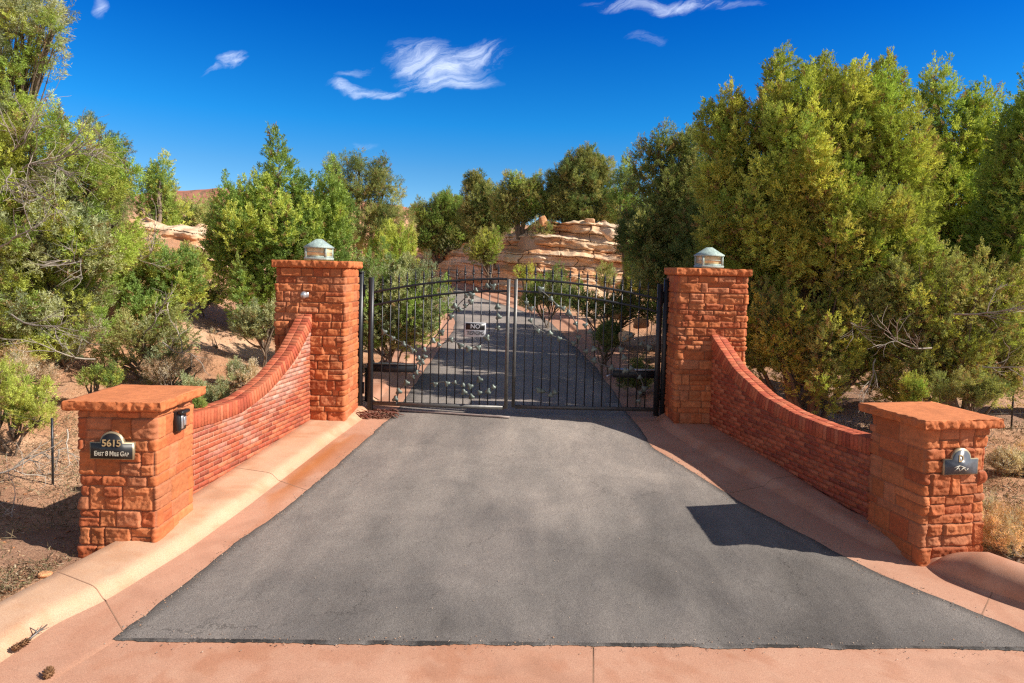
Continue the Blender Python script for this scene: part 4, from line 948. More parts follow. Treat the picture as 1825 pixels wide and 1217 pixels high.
def blades(rg, c, ax, n, ln, wd, spread, colr, jit=0.0, along=0.0):
    """n small scale sprays set along a twig that leaves every tuft point c in the direction ax"""
    k = len(c); a0 = np.repeat(ax, n, 0); cc_ = np.repeat(c, n, 0) + a0 * rg.uniform(0, along, (k * n, 1)) if along else np.repeat(c, n, 0)
    a = unit(a0 + rg.normal(0, spread, (k * n, 3)))
    l = ln * rg.uniform(.55, 1.15, (k * n, 1)); cc_ = cc_ + rg.normal(0, jit, (k * n, 3)) if jit else cc_
    s_ = unit(np.cross(a, rg.normal(0, 1, (k * n, 3)))) * wd * rg.uniform(.7, 1.2, (k * n, 1)) / 2
    V = np.stack([cc_, cc_ + a * l * .5 + s_, cc_ + a * l, cc_ + a * l * .5 - s_], 1).reshape(-1, 3)
    C_ = np.repeat(np.repeat(colr, n, 0) * rg.uniform(.78, 1.22, (k * n, 1)), 4, 0)
    return V, C_
def lobes_px(lst, Y_, dj=1.0, seed=0):
    """lobes given by where they stand in the photo and how far away: (px, py, half width px, half height px, dY)"""
    out = []
    for (px, py, a, b, dy) in lst:
        yy = Y_ + dy; p = at(px, py, yy); s_ = yy / F
        out.append((p[0], p[1], p[2], a * s_, min(a, b) * s_ * dj, b * s_))
    return out
def tree(name, label, base, lobes, pal, seed, clump_r=.34, dens=1.0, nbl=10, ln=.17, wd=.034, spread=.55, up=.7, aspect=1.45, per=38, group=None, cat='tree', dry=0.06, trunk_r=.14, inner=.25, twig=True, stems=1, mixpal=None, dead=None, fill=.75):
    rg = np.random.default_rng(seed); base = np.array(base, float)
    low = min(l_[2] - l_[5] for l_ in lobes)
    if low < base[2] - .4: lobes = [(l_[0], l_[1], l_[2] + (base[2] - .3 - low) * .6, *l_[3:]) for l_ in lobes]
    root = empty(name, base, 0, label, cat, group)
    palette = np.array(PAL[pal]) * LEAFK; pal2 = np.array(PAL[mixpal]) * LEAFK if mixpal else palette
    CV, CA, CC, cl_pts = [], [], [], []
    for (cx, cy_, cz, rx_, ry_, rz_) in lobes:
        q_ = clump_r * .55; rx_, ry_, rz_ = max(rx_ - q_, rx_ * .45), max(ry_ - q_, ry_ * .45), max(rz_ - q_ * aspect * 1.15, rz_ * .45)
        area = 4 * math.pi * ((rx_ * ry_) ** 1.6 / 3 + (rx_ * rz_) ** 1.6 / 3 + (ry_ * rz_) ** 1.6 / 3) ** (1 / 1.6)
        n = max(5, int(1.2 * dens * fill * area / (clump_r ** 2 * 2.2)))
        d = unit(rg.normal(0, 1, (n, 3))); r_ = np.where(rg.random(n) < inner, rg.uniform(.35, .75, n), rg.uniform(.82, 1.12, n))
        cen = np.array([cx, cy_, cz]) + d * r_[:, None] * np.array([rx_, ry_, rz_])
        cen = cen[cen[:, 2] > base[2] + .12] if len(cen) else cen
        for c in cen:
            d0 = unit((c - np.array([cx, cy_, cz])) / np.array([rx_, ry_, rz_])); R0 = clump_r * rg.choice([.55, .7, .9, 1.15]) * rg.uniform(.9, 1.1)
            m_ = int(1.75 * per * rg.uniform(.8, 1.2) * (R0 / clump_r) ** 2) + 3
            q = unit(rg.normal(0, 1, (m_, 3))); rr = rg.uniform(.35, 1.0, (m_, 1)) ** .6
            asp = aspect * rg.uniform(.9, 1.6); tp_ = np.clip(1 - .72 * np.clip(q[:, 2:3] * rr, 0, 1), .3, 1)    # taper to a point at the top
            off = q * rr * np.array([R0, R0, R0 * asp]); off[:, :2] *= tp_
            lean = d0 * .35 + np.array([0, 0, 1.]); off = off + (off[:, 2:3]) * (lean - np.array([0, 0, 1.])) * .8
            t_ = unit(q * np.array([1, 1, .7]) + np.array([0, 0, up]) + d0 * .35)
            pp_ = palette if rg.random() < .6 else pal2; col = pp_[rg.integers(len(pp_))] * rg.uniform(.80, 1.22)
            cj = col[None] * rg.uniform(.8, 1.2, (m_, 1)); dm = rg.random(m_) < dry; cj[dm] = np.array([.36, .25, .12]) * rg.uniform(.7, 1.3)
            CV.append(c + off); CA.append(t_); CC.append(cj)
        cl_pts.append(cen)
    P_ = np.concatenate(CV) - base; V, C_ = blades(rg, P_, np.concatenate(CA), int(nbl * 2.5), ln * .46, wd * .58, spread * 1.0, np.concatenate(CC), ln * .10, ln * .95)
    f = np.arange(len(V)).reshape(-1, 4)
    mesh('crown', V, f, MAT['leaf'], root, C_)
    # trunk and limbs
    mb = MB(); bk = lambda: np.array([.17, .125, .09]) * rg.uniform(.8, 1.35)
    tops = [np.array(l_[:3]) for l_ in lobes]; allc = np.concatenate(cl_pts)
    for k, l_ in enumerate(lobes):
        tgt = np.array(l_[:3]) - base; st0 = np.array([rg.normal(0, .12 * stems), rg.normal(0, .12 * stems), -.1]); mid = st0 * .5 + tgt * np.array([.35, .35, .5]) + rg.normal(0, .12, 3)
        pts = np.array([(1 - t_) ** 2 * st0 + 2 * t_ * (1 - t_) * mid + t_ * t_ * tgt for t_ in np.linspace(0, 1, 9)]); pts[1:-1] += rg.normal(0, .03, (7, 3))
        mb.tube(pts, np.linspace(trunk_r * (1 if k == 0 else .75), .03, 9), 7, bk())
        cs = cl_pts[k]
        for j in rg.choice(len(cs), min(len(cs), 16 if twig else 5), replace=False) if len(cs) else []:
            s0 = pts[rg.integers(3, 8)]; e_ = cs[j] - base; m2 = (s0 + e_) / 2 + rg.normal(0, .10, 3) + np.array([0, 0, -.06])
            pq = np.array([(1 - t_) ** 2 * s0 + 2 * t_ * (1 - t_) * m2 + t_ * t_ * e_ for t_ in np.linspace(0, 1, 6)]); mb.tube(pq, np.linspace(.028, .007, 6), 4, bk(), cap=False)
    mb.build('trunk', MAT['bark'], root, color=True)
    if dead:
        for (p0, dirn, l_, nbr) in dead:
            db = MB(); p0 = np.array(p0) - base; dirn = np.array(dirn, float); dirn /= np.linalg.norm(dirn)
            def br(p, d, l, r_, lev):
                n = 7; pts = [p]
                for i in range(n): d = unit(d + rg.normal(0, .16, 3) + np.array([0, 0, .02])); pts.append(pts[-1] + d * l / n)
                db.tube(pts, np.linspace(r_, r_ * .35, n + 1), 5, np.array([.34, .29, .24]) * rg.uniform(.7, 1.25), cap=False)
                if lev > 0:
                    for _ in range(nbr):
                        i = rg.integers(2, n); br(np.array(pts[i]), unit(d + rg.normal(0, .42, 3) + np.array([0, 0, -.12])), l * rg.uniform(.4, .75), r_ * .55, lev - 1)
            br(p0, dirn, l_, .016, 2)
            db.build('dead_branch', MAT['bark'], root, color=True)
    return root
JUN = 'junipers around the gateway'
# ---- right hand side: the big spreading juniper and its neighbours
B = lambda px, py, Y_: (lambda p: (p[0], p[1], gz(p[0], p[1])))(at(px, py, Y_))
tree('juniper_tree', 'largest spreading juniper, its wide crown rising behind the half shaded pillar', B(1440, 640, 14.6),
     lobes_px([(1440, 330, 120, 150, 0), (1495, 205, 70, 66, .2), (1405, 210, 60, 60, .3), (1340, 240, 62, 80, .3), (1545, 240, 70, 100, .1), (1585, 330, 70, 110, -.2), (1330, 400, 85, 95, .2), (1500, 420, 110, 90, -.9),
               (1360, 490, 56, 44, .2), (1575, 175, 28, 45, .3), (1455, 150, 26, 34, .3), (1510, 148, 28, 36, .2), (1550, 200, 34, 40, .2), (1288, 320, 48, 60, .6), (1272, 235, 18, 42, .6), (1600, 440, 80, 80, -.8), (1385, 140, 14, 30, .4), (1305, 200, 16, 26, .5)], 14.0, 1.0),
     'yellow', 101, aspect=1.3, clump_r=.30, per=40, nbl=11, mixpal='bright', trunk_r=.20, ln=.16, fill=.80, dry=.08,
     dead=[(at(1500, 370, 13.3), (.6, -.2, .1), .7, 3), (at(1420, 440, 13.3), (-.5, -.2, .1), .7, 3)])
tree('juniper_tree', 'dark juniper filling the gap between gate and big spreading juniper', B(1230, 560, 20),
     lobes_px([(1225, 400, 75, 110, 0), (1180, 330, 50, 70, .3), (1255, 300, 55, 75, .5), (1150, 420, 48, 60, 0), (1175, 268, 20, 38, .3), (1215, 262, 16, 30, .4), (1290, 450, 60, 80, 0), (1200, 480, 70, 55, -.4)], 18.5, 1.0),
     'dark', 102, aspect=1.15, clump_r=.32, per=34, nbl=9, mixpal='olive', trunk_r=.2, ln=.17, dry=.1, fill=.85)
tree('juniper_tree', 'tall pointed juniper with twin spires right of the largest crown', B(1700, 640, 16),
     lobes_px([(1690, 250, 48, 90, 0), (1672, 170, 24, 50, 0), (1740, 260, 44, 85, .2), (1732, 200, 20, 40, .2), (1785, 280, 40, 70, .2), (1625, 220, 34, 50, .3), (1680, 350, 70, 90, -.2), (1745, 390, 70, 90, 0), (1690, 480, 80, 90, -.3), (1640, 330, 46, 80, .2), (1775, 330, 40, 70, .3), (1650, 280, 30, 50, .4)], 15.5, 1.0),
     'bright', 103, clump_r=.33, per=36, nbl=10, mixpal='green', trunk_r=.17, ln=.17)
tree('juniper_tree', 'bright juniper cut off by the right edge of the photo', B(1900, 640, 13.5),
     lobes_px([(1850, 300, 75, 110, 0), (1800, 240, 26, 45, .3), (1840, 220, 40, 45, .2), (1800, 400, 55, 90, 0), (1880, 450, 90, 110, 0), (1930, 330, 70, 120, .4), (1810, 520, 60, 70, -.2), (1785, 320, 34, 60, .4), (1770, 440, 40, 80, .3), (1850, 600, 60, 50, 0)], 13.4, 1.0),
     'green', 104, clump_r=.32, per=36, nbl=10, mixpal='bright', trunk_r=.16, ln=.16)
tree('juniper_tree', 'low drooping juniper boughs behind the curve of the shaded brick wall', B(1440, 705, 12.9),
     lobes_px([(1400, 590, 62, 75, .2), (1475, 600, 62, 90, -.2), (1360, 560, 40, 60, .4), (1450, 680, 55, 50, -.4), (1530, 560, 55, 60, 0), (1395, 640, 42, 40, 0), (1500, 500, 60, 50, .2), (1560, 620, 50, 50, .2), (1350, 630, 34, 40, .5)], 12.9, 1.0),
     'yellow', 105, clump_r=.25, per=34, nbl=10, mixpal='olive', trunk_r=.10, ln=.13, wd=.028, aspect=1.7, dry=.10, fill=.72,
     dead=[(at(1560, 640, 12.3), (-.5, -.4, -.2), .9, 4), (at(1520, 590, 12.5), (-.3, -.5, .2), .8, 4)])
tree('juniper_tree', 'brownish open juniper behind the low pillar with the glaring plaque', B(1700, 735, 12.2),
     lobes_px([(1640, 520, 70, 75, .2), (1720, 560, 75, 80, 0), (1620, 610, 70, 70, .2), (1700, 650, 75, 55, -.3), (1780, 620, 60, 75, .2), (1560, 680, 40, 35, .2), (1610, 690, 50, 35, 0), (1650, 690, 32, 40, -.3), (1590, 560, 50, 60, .3), (1770, 520, 60, 60, .3), (1800, 680, 40, 34, 0)], 12.3, 1.0),
     'olive', 106, clump_r=.25, per=30, nbl=10, mixpal='yellow', trunk_r=.10, ln=.13, wd=.028, dry=.20, fill=.66,
     dead=[(at(1700, 560, 11.5), (.6, -.4, .1), 1.1, 5), (at(1660, 620, 11.5), (-.6, -.4, 0), 1.0, 5), (at(1740, 650, 11.6), (.3, -.6, -.2), .8, 4)])
tree('juniper_tree', 'second dark juniper behind the largest crown, shading the drive beyond the gate', B(1290, 560, 23),
     [(6.0, 22.5, 3.6, 1.8, 1.7, 2.4), (5.2, 21.0, 3.2, 1.4, 1.5, 2.0), (7.4, 23.5, 3.4, 1.7, 1.7, 2.2), (6.0, 24.8, 4.4, 1.7, 1.6, 2.0), (5.8, 22.6, 5.2, 1.2, 1.3, 1.3)], 'dark', 107, clump_r=.42, per=34, nbl=9, ln=.2, wd=.045, mixpal='green', trunk_r=.18)
tree('juniper_tree', 'half hidden juniper between the shaded gate pillar and the largest juniper trunk', B(1270, 600, 17),
     [(5.3, 17.0, 3.0, 1.4, 1.3, 2.2), (5.0, 18.6, 3.8, 1.2, 1.2, 1.8), (6.3, 15.6, 2.8, 1.3, 1.2, 2.0), (5.6, 17.0, 4.6, 1.0, 1.1, 1.2)], 'dark', 108, clump_r=.32, per=34, nbl=9, ln=.17, wd=.036, mixpal='olive', trunk_r=.14)
# ---- left hand side
tree('juniper_tree', 'tall lacy tree reaching above the frame at the top left corner', B(-40, 640, 13.5),
     lobes_px([(60, 40, 55, 45, 0), (0, 20, 60, 60, .3), (25, 120, 50, 50, 0), (70, 110, 36, 30, .2), (40, 190, 48, 40, 0), (95, 55, 38, 30, -.1), (-60, 90, 70, 90, .3), (100, 20, 34, 28, .2), (-30, 250, 70, 80, .2)], 12.5, 1.0),
     'silver', 110, clump_r=.20, per=18, nbl=10, mixpal='bright', trunk_r=.15, ln=.15, wd=.02, spread=.9, fill=.55, aspect=1.1,
     dead=[(at(10, 270, 11.6), (.8, -.3, .05), 1.4, 6), (at(40, 300, 11.4), (.8, -.4, -.3), 1.3, 6)])
tree('juniper_tree', 'broad yellow green juniper with bleached dead boughs against the left edge', B(70, 660, 12.6),
     lobes_px([(60, 280, 85, 85, 0), (150, 330, 75, 85, .2), (60, 400, 100, 95, -.2), (170, 430, 75, 70, .3), (30, 520, 85, 75, -.3), (130, 520, 60, 55, .2), (-50, 400, 90, 140, .2), (180, 300, 30, 50, .3), (20, 610, 76, 46, -.2), (120, 585, 66, 40, 0)], 12.2, 1.0),
     'bright', 111, clump_r=.24, per=34, nbl=10, mixpal='silver', trunk_r=.14, ln=.15, wd=.024, spread=.8, aspect=1.2, dry=.07, fill=.66,
     dead=[(at(70, 290, 11.2), (.7, -.3, .05), 1.3, 6), (at(20, 300, 11.2), (.5, -.5, -.3), 1.2, 6), (at(50, 340, 11.1), (.8, -.4, -.1), 1.2, 5), (at(20, 560, 11.0), (.8, -.3, -.1), 1.3, 5), (at(0, 440, 11.0), (.6, -.4, .2), 1.0, 5), (at(110, 470, 11.4), (.7, -.4, .1), .9, 5)])
tree('pinyon_pine', 'small dark open pine top standing clear of the left juniper against the sky', B(200, 560, 15.5),
     lobes_px([(190, 250, 28, 24, 0), (215, 275, 20, 22, .1), (150, 235, 22, 26, .1), (185, 300, 34, 28, .1), (200, 360, 40, 50, .2)], 15.0, 1.0),
     'dark', 112, clump_r=.17, per=18, nbl=9, trunk_r=.10, ln=.12, wd=.018, spread=.95, fill=.6, aspect=1.0, mixpal='olive')
tree('juniper_tree', 'pair of pointed green junipers behind the pale orange ledge', B(285, 470, 30),
     lobes_px([(258, 365, 22, 48, 0), (285, 350, 26, 42, .2), (300, 400, 34, 44, 0), (272, 400, 34, 40, 0), (285, 318, 12, 22, .2)], 31.0, 1.0), 'bright', 113, clump_r=.42, per=34, nbl=8, ln=.24, wd=.05, mixpal='green', trunk_r=.16)
tree('juniper_tree', 'thin green juniper left of the valley gap where the red mesa shows', B(345, 480, 36),
     lobes_px([(345, 400, 34, 34, 0), (380, 420, 34, 40, 0), (330, 430, 30, 30, 0)], 35.0, 1.0), 'olive', 114, clump_r=.45, per=30, nbl=8, ln=.26, wd=.05, mixpal='green', trunk_r=.14)
tree('juniper_tree', 'dense green juniper with a central spire behind the tall pillar carrying the camera', B(490, 600, 21),
     lobes_px([(510, 420, 88, 95, 0), (500, 345, 42, 44, 0), (500, 305, 12, 26, 0), (440, 430, 62, 110, -.3), (580, 400, 48, 85, .2), (405, 380, 20, 40, .2), (400, 450, 40, 80, -.2), (450, 520, 60, 60, -.6), (560, 460, 66, 80, 0), (540, 350, 28, 34, .2), (465, 368, 34, 44, .1), (600, 380, 30, 50, .2)], 20.0, 1.0),
     'green', 115, clump_r=.38, per=40, nbl=10, ln=.19, wd=.042, mixpal='bright', trunk_r=.2, aspect=1.7)
tree('juniper_tree', 'mid green juniper with drooping boughs above the sandy slope, left of the spire juniper', B(270, 580, 16.5),
     lobes_px([(280, 470, 55, 60, 0), (230, 500, 60, 60, -.2), (320, 520, 45, 55, 0), (265, 550, 60, 45, -.5), (350, 480, 30, 40, .3), (195, 455, 40, 36, .2), (180, 540, 50, 50, 0), (330, 500, 30, 34, .3)], 15.8, 1.0),
     'green', 116, clump_r=.28, per=40, nbl=10, mixpal='yellow', trunk_r=.12, ln=.14, wd=.03, dry=.12, fill=.68,
     dead=[(at(230, 460, 14.8), (.7, -.3, -.1), 1.3, 6), (at(300, 540, 15.0), (.4, -.5, -.4), 1.0, 5)])
tree('juniper_tree', 'low juniper bough with bleached roots right above the numbered pillar cap', B(300, 650, 13.2),
     lobes_px([(250, 600, 62, 35, 0), (310, 620, 36, 40, 0), (200, 620, 40, 28, .2), (300, 665, 36, 26, -.2), (230, 640, 46, 26, .1), (330, 590, 30, 30, .2)], 13.0, 1.0),
     'olive', 117, clump_r=.18, per=18, nbl=9, mixpal='silver', trunk_r=.06, ln=.12, wd=.024, dry=.12, fill=.6,
     dead=[(at(290, 610, 12.4), (.6, -.3, -.2), .9, 5), (at(170, 640, 12.2), (-.6, -.3, -.2), 1.1, 4), (at(260, 590, 12.4), (.6, -.3, .4), .8, 4)])
# ---- skyline beyond the gate
tree('pinyon_pine', 'sparse dark pine with open top between the spire juniper and the outcrop', B(640, 470, 37),
     lobes_px([(640, 330, 50, 45, 0), (600, 320, 26, 36, .2), (690, 330, 28, 34, 0), (650, 400, 60, 45, 0), (700, 400, 40, 45, 0), (640, 290, 18, 20, 0), (670, 300, 20, 18, .2)], 34.0, 1.0),
     'dark', 120, clump_r=.34, per=22, nbl=9, ln=.24, wd=.034, spread=.9, aspect=1.0, fill=.62, mixpal='olive', trunk_r=.18)
tree('cypress_bush', 'bright rounded upright evergreen left of the road beyond the gate', B(702, 500, 25),
     lobes_px([(702, 455, 36, 42, 0), (695, 490, 40, 40, -.3), (715, 480, 30, 36, 0)], 24.0, 1.0), 'bright', 121, clump_r=.26, per=36, nbl=10, ln=.20, wd=.04, aspect=2.2, up=1.4, spread=.4, cat='shrub', trunk_r=.06)
tree('juniper_tree', 'round juniper with a dark bare trunk on the slope left of the road bend', B(785, 450, 53),
     lobes_px([(800, 370, 34, 28, 0), (770, 395, 34, 28, 0), (825, 390, 28, 28, .2), (745, 385, 16, 26, 0), (790, 415, 46, 26, 0), (760, 430, 36, 24, 0), (830, 425, 34, 26, 0)], 53.0, 1.0), 'green', 122, clump_r=.30, per=28, nbl=9, ln=.24, wd=.045, mixpal='olive', trunk_r=.2, fill=.8, inner=.4)
tree('pinyon_pine', 'dark grey green pine rising left of centre on the outcrop rim', B(860, 430, 47),
     lobes_px([(855, 360, 32, 36, 0), (850, 325, 20, 18, 0), (885, 375, 34, 32, 0), (850, 395, 36, 28, 0), (880, 405, 34, 24, 0)], 46.5, 1.0), 'dark', 123, clump_r=.28, per=24, nbl=9, ln=.26, wd=.045, spread=.8, mixpal='olive', trunk_r=.18, aspect=1.1)
tree('juniper_tree', 'mid green juniper on the rim between the two dark pines', B(925, 410, 43),
     lobes_px([(930, 342, 34, 26, 0), (915, 370, 36, 24, 0), (955, 365, 28, 28, .2), (930, 328, 18, 14, 0), (920, 388, 38, 14, 0)], 43.0, 1.0), 'olive', 124, clump_r=.30, per=26, nbl=9, ln=.28, wd=.05, mixpal='green', trunk_r=.18)
tree('pinyon_pine', 'tallest skyline pine with visible limbs above the outcrop', B(1030, 410, 43.5),
     lobes_px([(1035, 310, 36, 36, 0), (1000, 330, 28, 34, 0), (1070, 320, 28, 38, .2), (1030, 365, 60, 28, 0), (985, 365, 26, 24, 0), (1045, 280, 20, 14, 0), (1090, 370, 28, 30, .2), (1010, 385, 44, 16, 0), (1060, 388, 44, 16, 0)], 43.0, 1.0), 'dark', 125, clump_r=.28, per=26, nbl=9, ln=.26, wd=.045, spread=.85, mixpal='olive', trunk_r=.24, aspect=1.1, fill=.66)
tree('juniper_tree', 'narrow bright juniper at the shaded end of the outcrop', B(1120, 470, 32),
     lobes_px([(1110, 350, 26, 50, 0), (1138, 400, 30, 60, 0), (1115, 310, 14, 24, 0), (1145, 470, 34, 34, -.4)], 31.0, 1.0), 'green', 126, clump_r=.36, per=32, nbl=9, ln=.23, wd=.045, mixpal='dark', trunk_r=.18)
tree('juniper_bush', 'round olive bush growing on the face of the outcrop', B(872, 470, 41.3),
     lobes_px([(868, 436, 27, 25, 0), (850, 442, 22, 20, 0), (880, 455, 22, 13, 0), (860, 458, 24, 12, 0)], 41.3, 1.0), 'olive', 127, clump_r=.34, per=30, nbl=9, ln=.22, wd=.045, mixpal='bright', cat='shrub', trunk_r=.08)
rg0 = np.random.default_rng(5)
# ---- shrubs near and beyond the gate
def shrub(name, label, px, py, Y_, lob, pal, seed, cr_=.2, ln=.12, wd=.02, nbl=9, per=26, mixpal=None, up=1.0, spread=.7, fill=.8, asp=1.2, group=None, dry=.1, stemr=.02):
    return tree(name, label, B(px, py, Y_), lobes_px(lob, Y_, 1.0), pal, seed, clump_r=cr_, per=per, nbl=nbl, ln=ln, wd=wd, up=up, spread=spread, fill=fill, aspect=asp, mixpal=mixpal, cat='shrub', trunk_r=stemr, dry=dry, group=group)
shrub('silver_bush', 'large grey green bush seen through the gate bars on the camera pillar side', 690, 610, 17.5, [(690, 540, 80, 66, 0), (640, 520, 60, 60, .3), (740, 545, 48, 60, 0), (620, 560, 40, 40, .2), (700, 490, 56, 32, .3), (770, 550, 24, 44, -.2), (660, 585, 60, 34, -.1), (730, 590, 50, 30, -.1)], 'silver', 140, .27, .15, .028, 10, 34, 'green', .7, .7, .9)
shrub('silver_bush', 'rounded silvery bush behind the meeting stiles of the gate', 975, 560, 28, [(978, 515, 36, 30, 0), (948, 530, 26, 22, 0), (1008, 532, 26, 22, 0)], 'silver', 141, .28, .2, .035, 9, 30, 'green')
shrub('dark_bush', 'dark spreading bush in juniper shade beyond the shaded gate leaf', 1085, 575, 21, [(1080, 545, 50, 22, 0), (1130, 550, 50, 24, 0), (1040, 540, 30, 18, .2)], 'dark', 142, .24, .16, .03)
shrub('dark_bush', 'small round dark bush above the pale topped gate opener', 1085, 625, 17.0, [(1085, 605, 26, 24, 0), (1075, 590, 16, 14, 0)], 'dark', 143, .15, .11, .02)
shrub('dark_bush', 'dark leafy clump under the pale topped gate opener', 1140, 690, 14.4, [(1145, 668, 30, 22, 0), (1120, 675, 20, 16, 0)], 'dark', 144, .13, .10, .018)
shrub('juniper_bush', 'blue green bush at the foot of the spire juniper beside the tall pillar', 480, 600, 17.0, [(470, 575, 36, 30, 0), (440, 580, 26, 24, 0), (488, 560, 20, 26, 0)], 'silver', 145, .2, .13, .024)
shrub('sagebrush', 'grey sagebrush behind the brick wall nearest the numbered pillar', 395, 730, 11.2, [(385, 705, 30, 24, 0), (350, 695, 34, 16, .3), (405, 712, 18, 16, -.1)], 'silver', 146, .11, .09, .014, asp=1.4)
shrub('sagebrush', 'round sagebrush halfway along the sunlit brick wall', 430, 690, 14.0, [(432, 668, 24, 22, 0), (425, 660, 18, 14, 0)], 'sage', 147, .12, .10, .014, mixpal='silver')
shrub('dry_bush', 'twiggy grey bush on the red sand behind the sunlit wall', 380, 645, 17.5, [(382, 622, 14, 22, 0), (372, 636, 26, 10, 0), (400, 640, 18, 8, 0)], 'sage', 148, .13, .12, .012, per=16, fill=.6, mixpal='straw')
shrub('sagebrush', 'wide grey sagebrush under the left juniper', 110, 660, 12.8, [(105, 615, 45, 34, 0), (150, 600, 36, 34, .2), (75, 580, 30, 24, .2)], 'sage', 149, .17, .13, .015, per=22, mixpal='silver')
shrub('juniper_bush', 'young green juniper low at the left edge below the sagebrush', 40, 760, 10.2, [(30, 715, 55, 36, 0), (60, 745, 40, 28, -.1), (0, 700, 40, 50, .2)], 'bright', 150, .15, .10, .016, mixpal='yellow', fill=.65)
shrub('juniper_bush', 'green seedling between the cap of the numbered pillar and the sandy bank', 180, 680, 11.8, [(165, 672, 18, 14, 0), (200, 676, 14, 10, 0)], 'green', 151, .10, .09, .015, mixpal='yellow')
shrub('juniper_bush', 'small green sprig at the end of the sunlit wall by the keypad', 352, 735, 8.9, [(353, 722, 12, 12, 0)], 'green', 152, .06, .055, .010)
shrub('sagebrush', 'pale sagebrush farthest behind the pillar with the glaring plaque', 1790, 860, 10.6, [(1790, 822, 40, 20, 0), (1840, 830, 40, 20, 0)], 'sage', 153, .12, .11, .013, mixpal='straw')
shrub('sagebrush', 'large straw tinted sagebrush beside the rolled kerb', 1790, 1030, 7.75, [(1785, 965, 36, 44, 0), (1835, 970, 40, 52, .2), (1770, 1000, 26, 28, -.05)], 'sage', 154, .10, .10, .009, nbl=10, per=26, mixpal='straw', up=1.3)
shrub('sagebrush', 'low straggly sagebrush between dirt and low pillar, above the straw tinted one', 1765, 935, 8.7, [(1765, 910, 20, 22, 0)], 'straw', 155, .09, .10, .008, mixpal='sage')
shrub('juniper_bush', 'bright juniper seedling behind the cap of the low pillar by the rolled kerb', 1630, 735, 10.9, [(1633, 695, 20, 22, 0), (1625, 712, 22, 14, 0)], 'yellow', 156, .10, .09, .018, mixpal='bright')
shrub('juniper_bush', 'spiky olive bush at the right end of the juniper row by the fence post', 1760, 730, 11.2, [(1740, 695, 46, 22, 0), (1690, 700, 40, 16, .1)], 'olive', 157, .13, .11, .018, mixpal='dark')
shrub('golden_bush', 'yellow flowering bush beside the far road kerb', 1120, 520, 30, [(1125, 508, 26, 14, 0)], 'yellow', 158, .24, .18, .035)
for k, (px, py, Y_, a, lab) in enumerate(((745, 470, 53, 26, 'low olive bush at the left foot of the outcrop'), (800, 440, 52.5, 22, 'small bush in the hollow below the round juniper'), (960, 405, 41.8, 20, 'low bush on the outcrop rim left of the upright boulder'),
        (1078, 492, 36.4, 13, 'olive bush on the shaded ledge of the outcrop'), (1170, 500, 26, 40, 'dark bush behind the top of the shaded gate post'), (930, 488, 36, 16, 'yellowish bush at the foot of the outcrop beside the road'),
        (215, 470, 24, 34, 'olive bush below the pale orange ledge'), (330, 470, 24, 30, 'green bush right of the pale orange ledge'), (360, 520, 20, 30, 'green bush under the dark left flank of the spire juniper'))):
    shrub('desert_bush', lab, px, py + a, Y_, [(px, py, a, a * .75, 0), (px + a * .6, py + a * .2, a * .6, a * .5, .1)], ['olive', 'dark', 'olive', 'olive', 'dark', 'yellow', 'olive', 'green', 'green'][k], 170 + k, .28 * Y_ / 30 + .05, .17, .035, mixpal='silver', group='low desert bushes')
shrub('sagebrush', 'grey twiggy sagebrush on the bank left of the cap of the numbered pillar', 60, 700, 11.4, [(60, 668, 46, 20, 0), (20, 650, 40, 26, .2)], 'sage', 190, .13, .12, .010, per=20, mixpal='straw')
shrub('dry_bush', 'dead grey brush tangled under the drooping green boughs on the left bank', 290, 690, 12.2, [(290, 660, 50, 20, 0), (340, 655, 30, 16, .1)], 'straw', 191, .12, .13, .008, per=16, mixpal='sage', fill=.7)
# far band of junipers filling the skyline behind
far = [(540, 450, 60, 'green'), (200, 420, 62, 'olive'), (150, 430, 50, 'olive'), (590, 455, 58, 'green'), (1180, 430, 40, 'dark'), (1300, 440, 34, 'dark'), (1420, 430, 36, 'green'), (1560, 440, 34, 'dark'), (1700, 450, 32, 'dark'), (1840, 440, 34, 'green'), (60, 430, 42, 'green'), (1130, 400, 50, 'green'), (1250, 560, 24, 'dark'), (1330, 600, 20, 'dark'), (1560, 600, 19, 'dark'), (1750, 600, 20, 'dark'), (1460, 560, 22, 'dark')]
desc = ['behind the spire juniper', 'behind the pale orange ledge', 'behind the dark open pine top', 'right behind the tall camera pillar', 'behind the dark juniper by the gate', 'behind the trunk of the largest juniper', 'directly behind the largest crown', 'behind the low drooping boughs', 'behind the twin spires', 'behind the bright juniper at the right edge', 'behind the broad juniper at the left edge', 'behind the narrow bright juniper', 'low in the shade right of the gate', 'low in the shade behind the wall', 'low in the shade behind the brownish juniper', 'low in the shade behind the twin spires', 'low behind the trunk of the largest juniper']
for k, (px, py, Y_, pal) in enumerate(far):
    s_ = 1 if Y_ > 30 else 1.4
    tree('juniper_tree', ('distant %s juniper ' % {'green': 'green', 'olive': 'olive', 'dark': 'dark'}[pal] if Y_ > 30 else 'half hidden dark juniper ') + desc[k], B(px, py + 50, Y_), lobes_px([(px, py, 42 * s_, 40 * s_, 0), (px + 36, py + 14, 34 * s_, 30 * s_, .4), (px - 34, py + 12, 32 * s_, 32 * s_, -.3)], Y_, 1.0), pal, 200 + k,
         clump_r=.5 * Y_ / 40 + .08, per=26, nbl=8, ln=.26, wd=.055, mixpal='olive', trunk_r=.15, twig=False, group='junipers standing behind the front row')

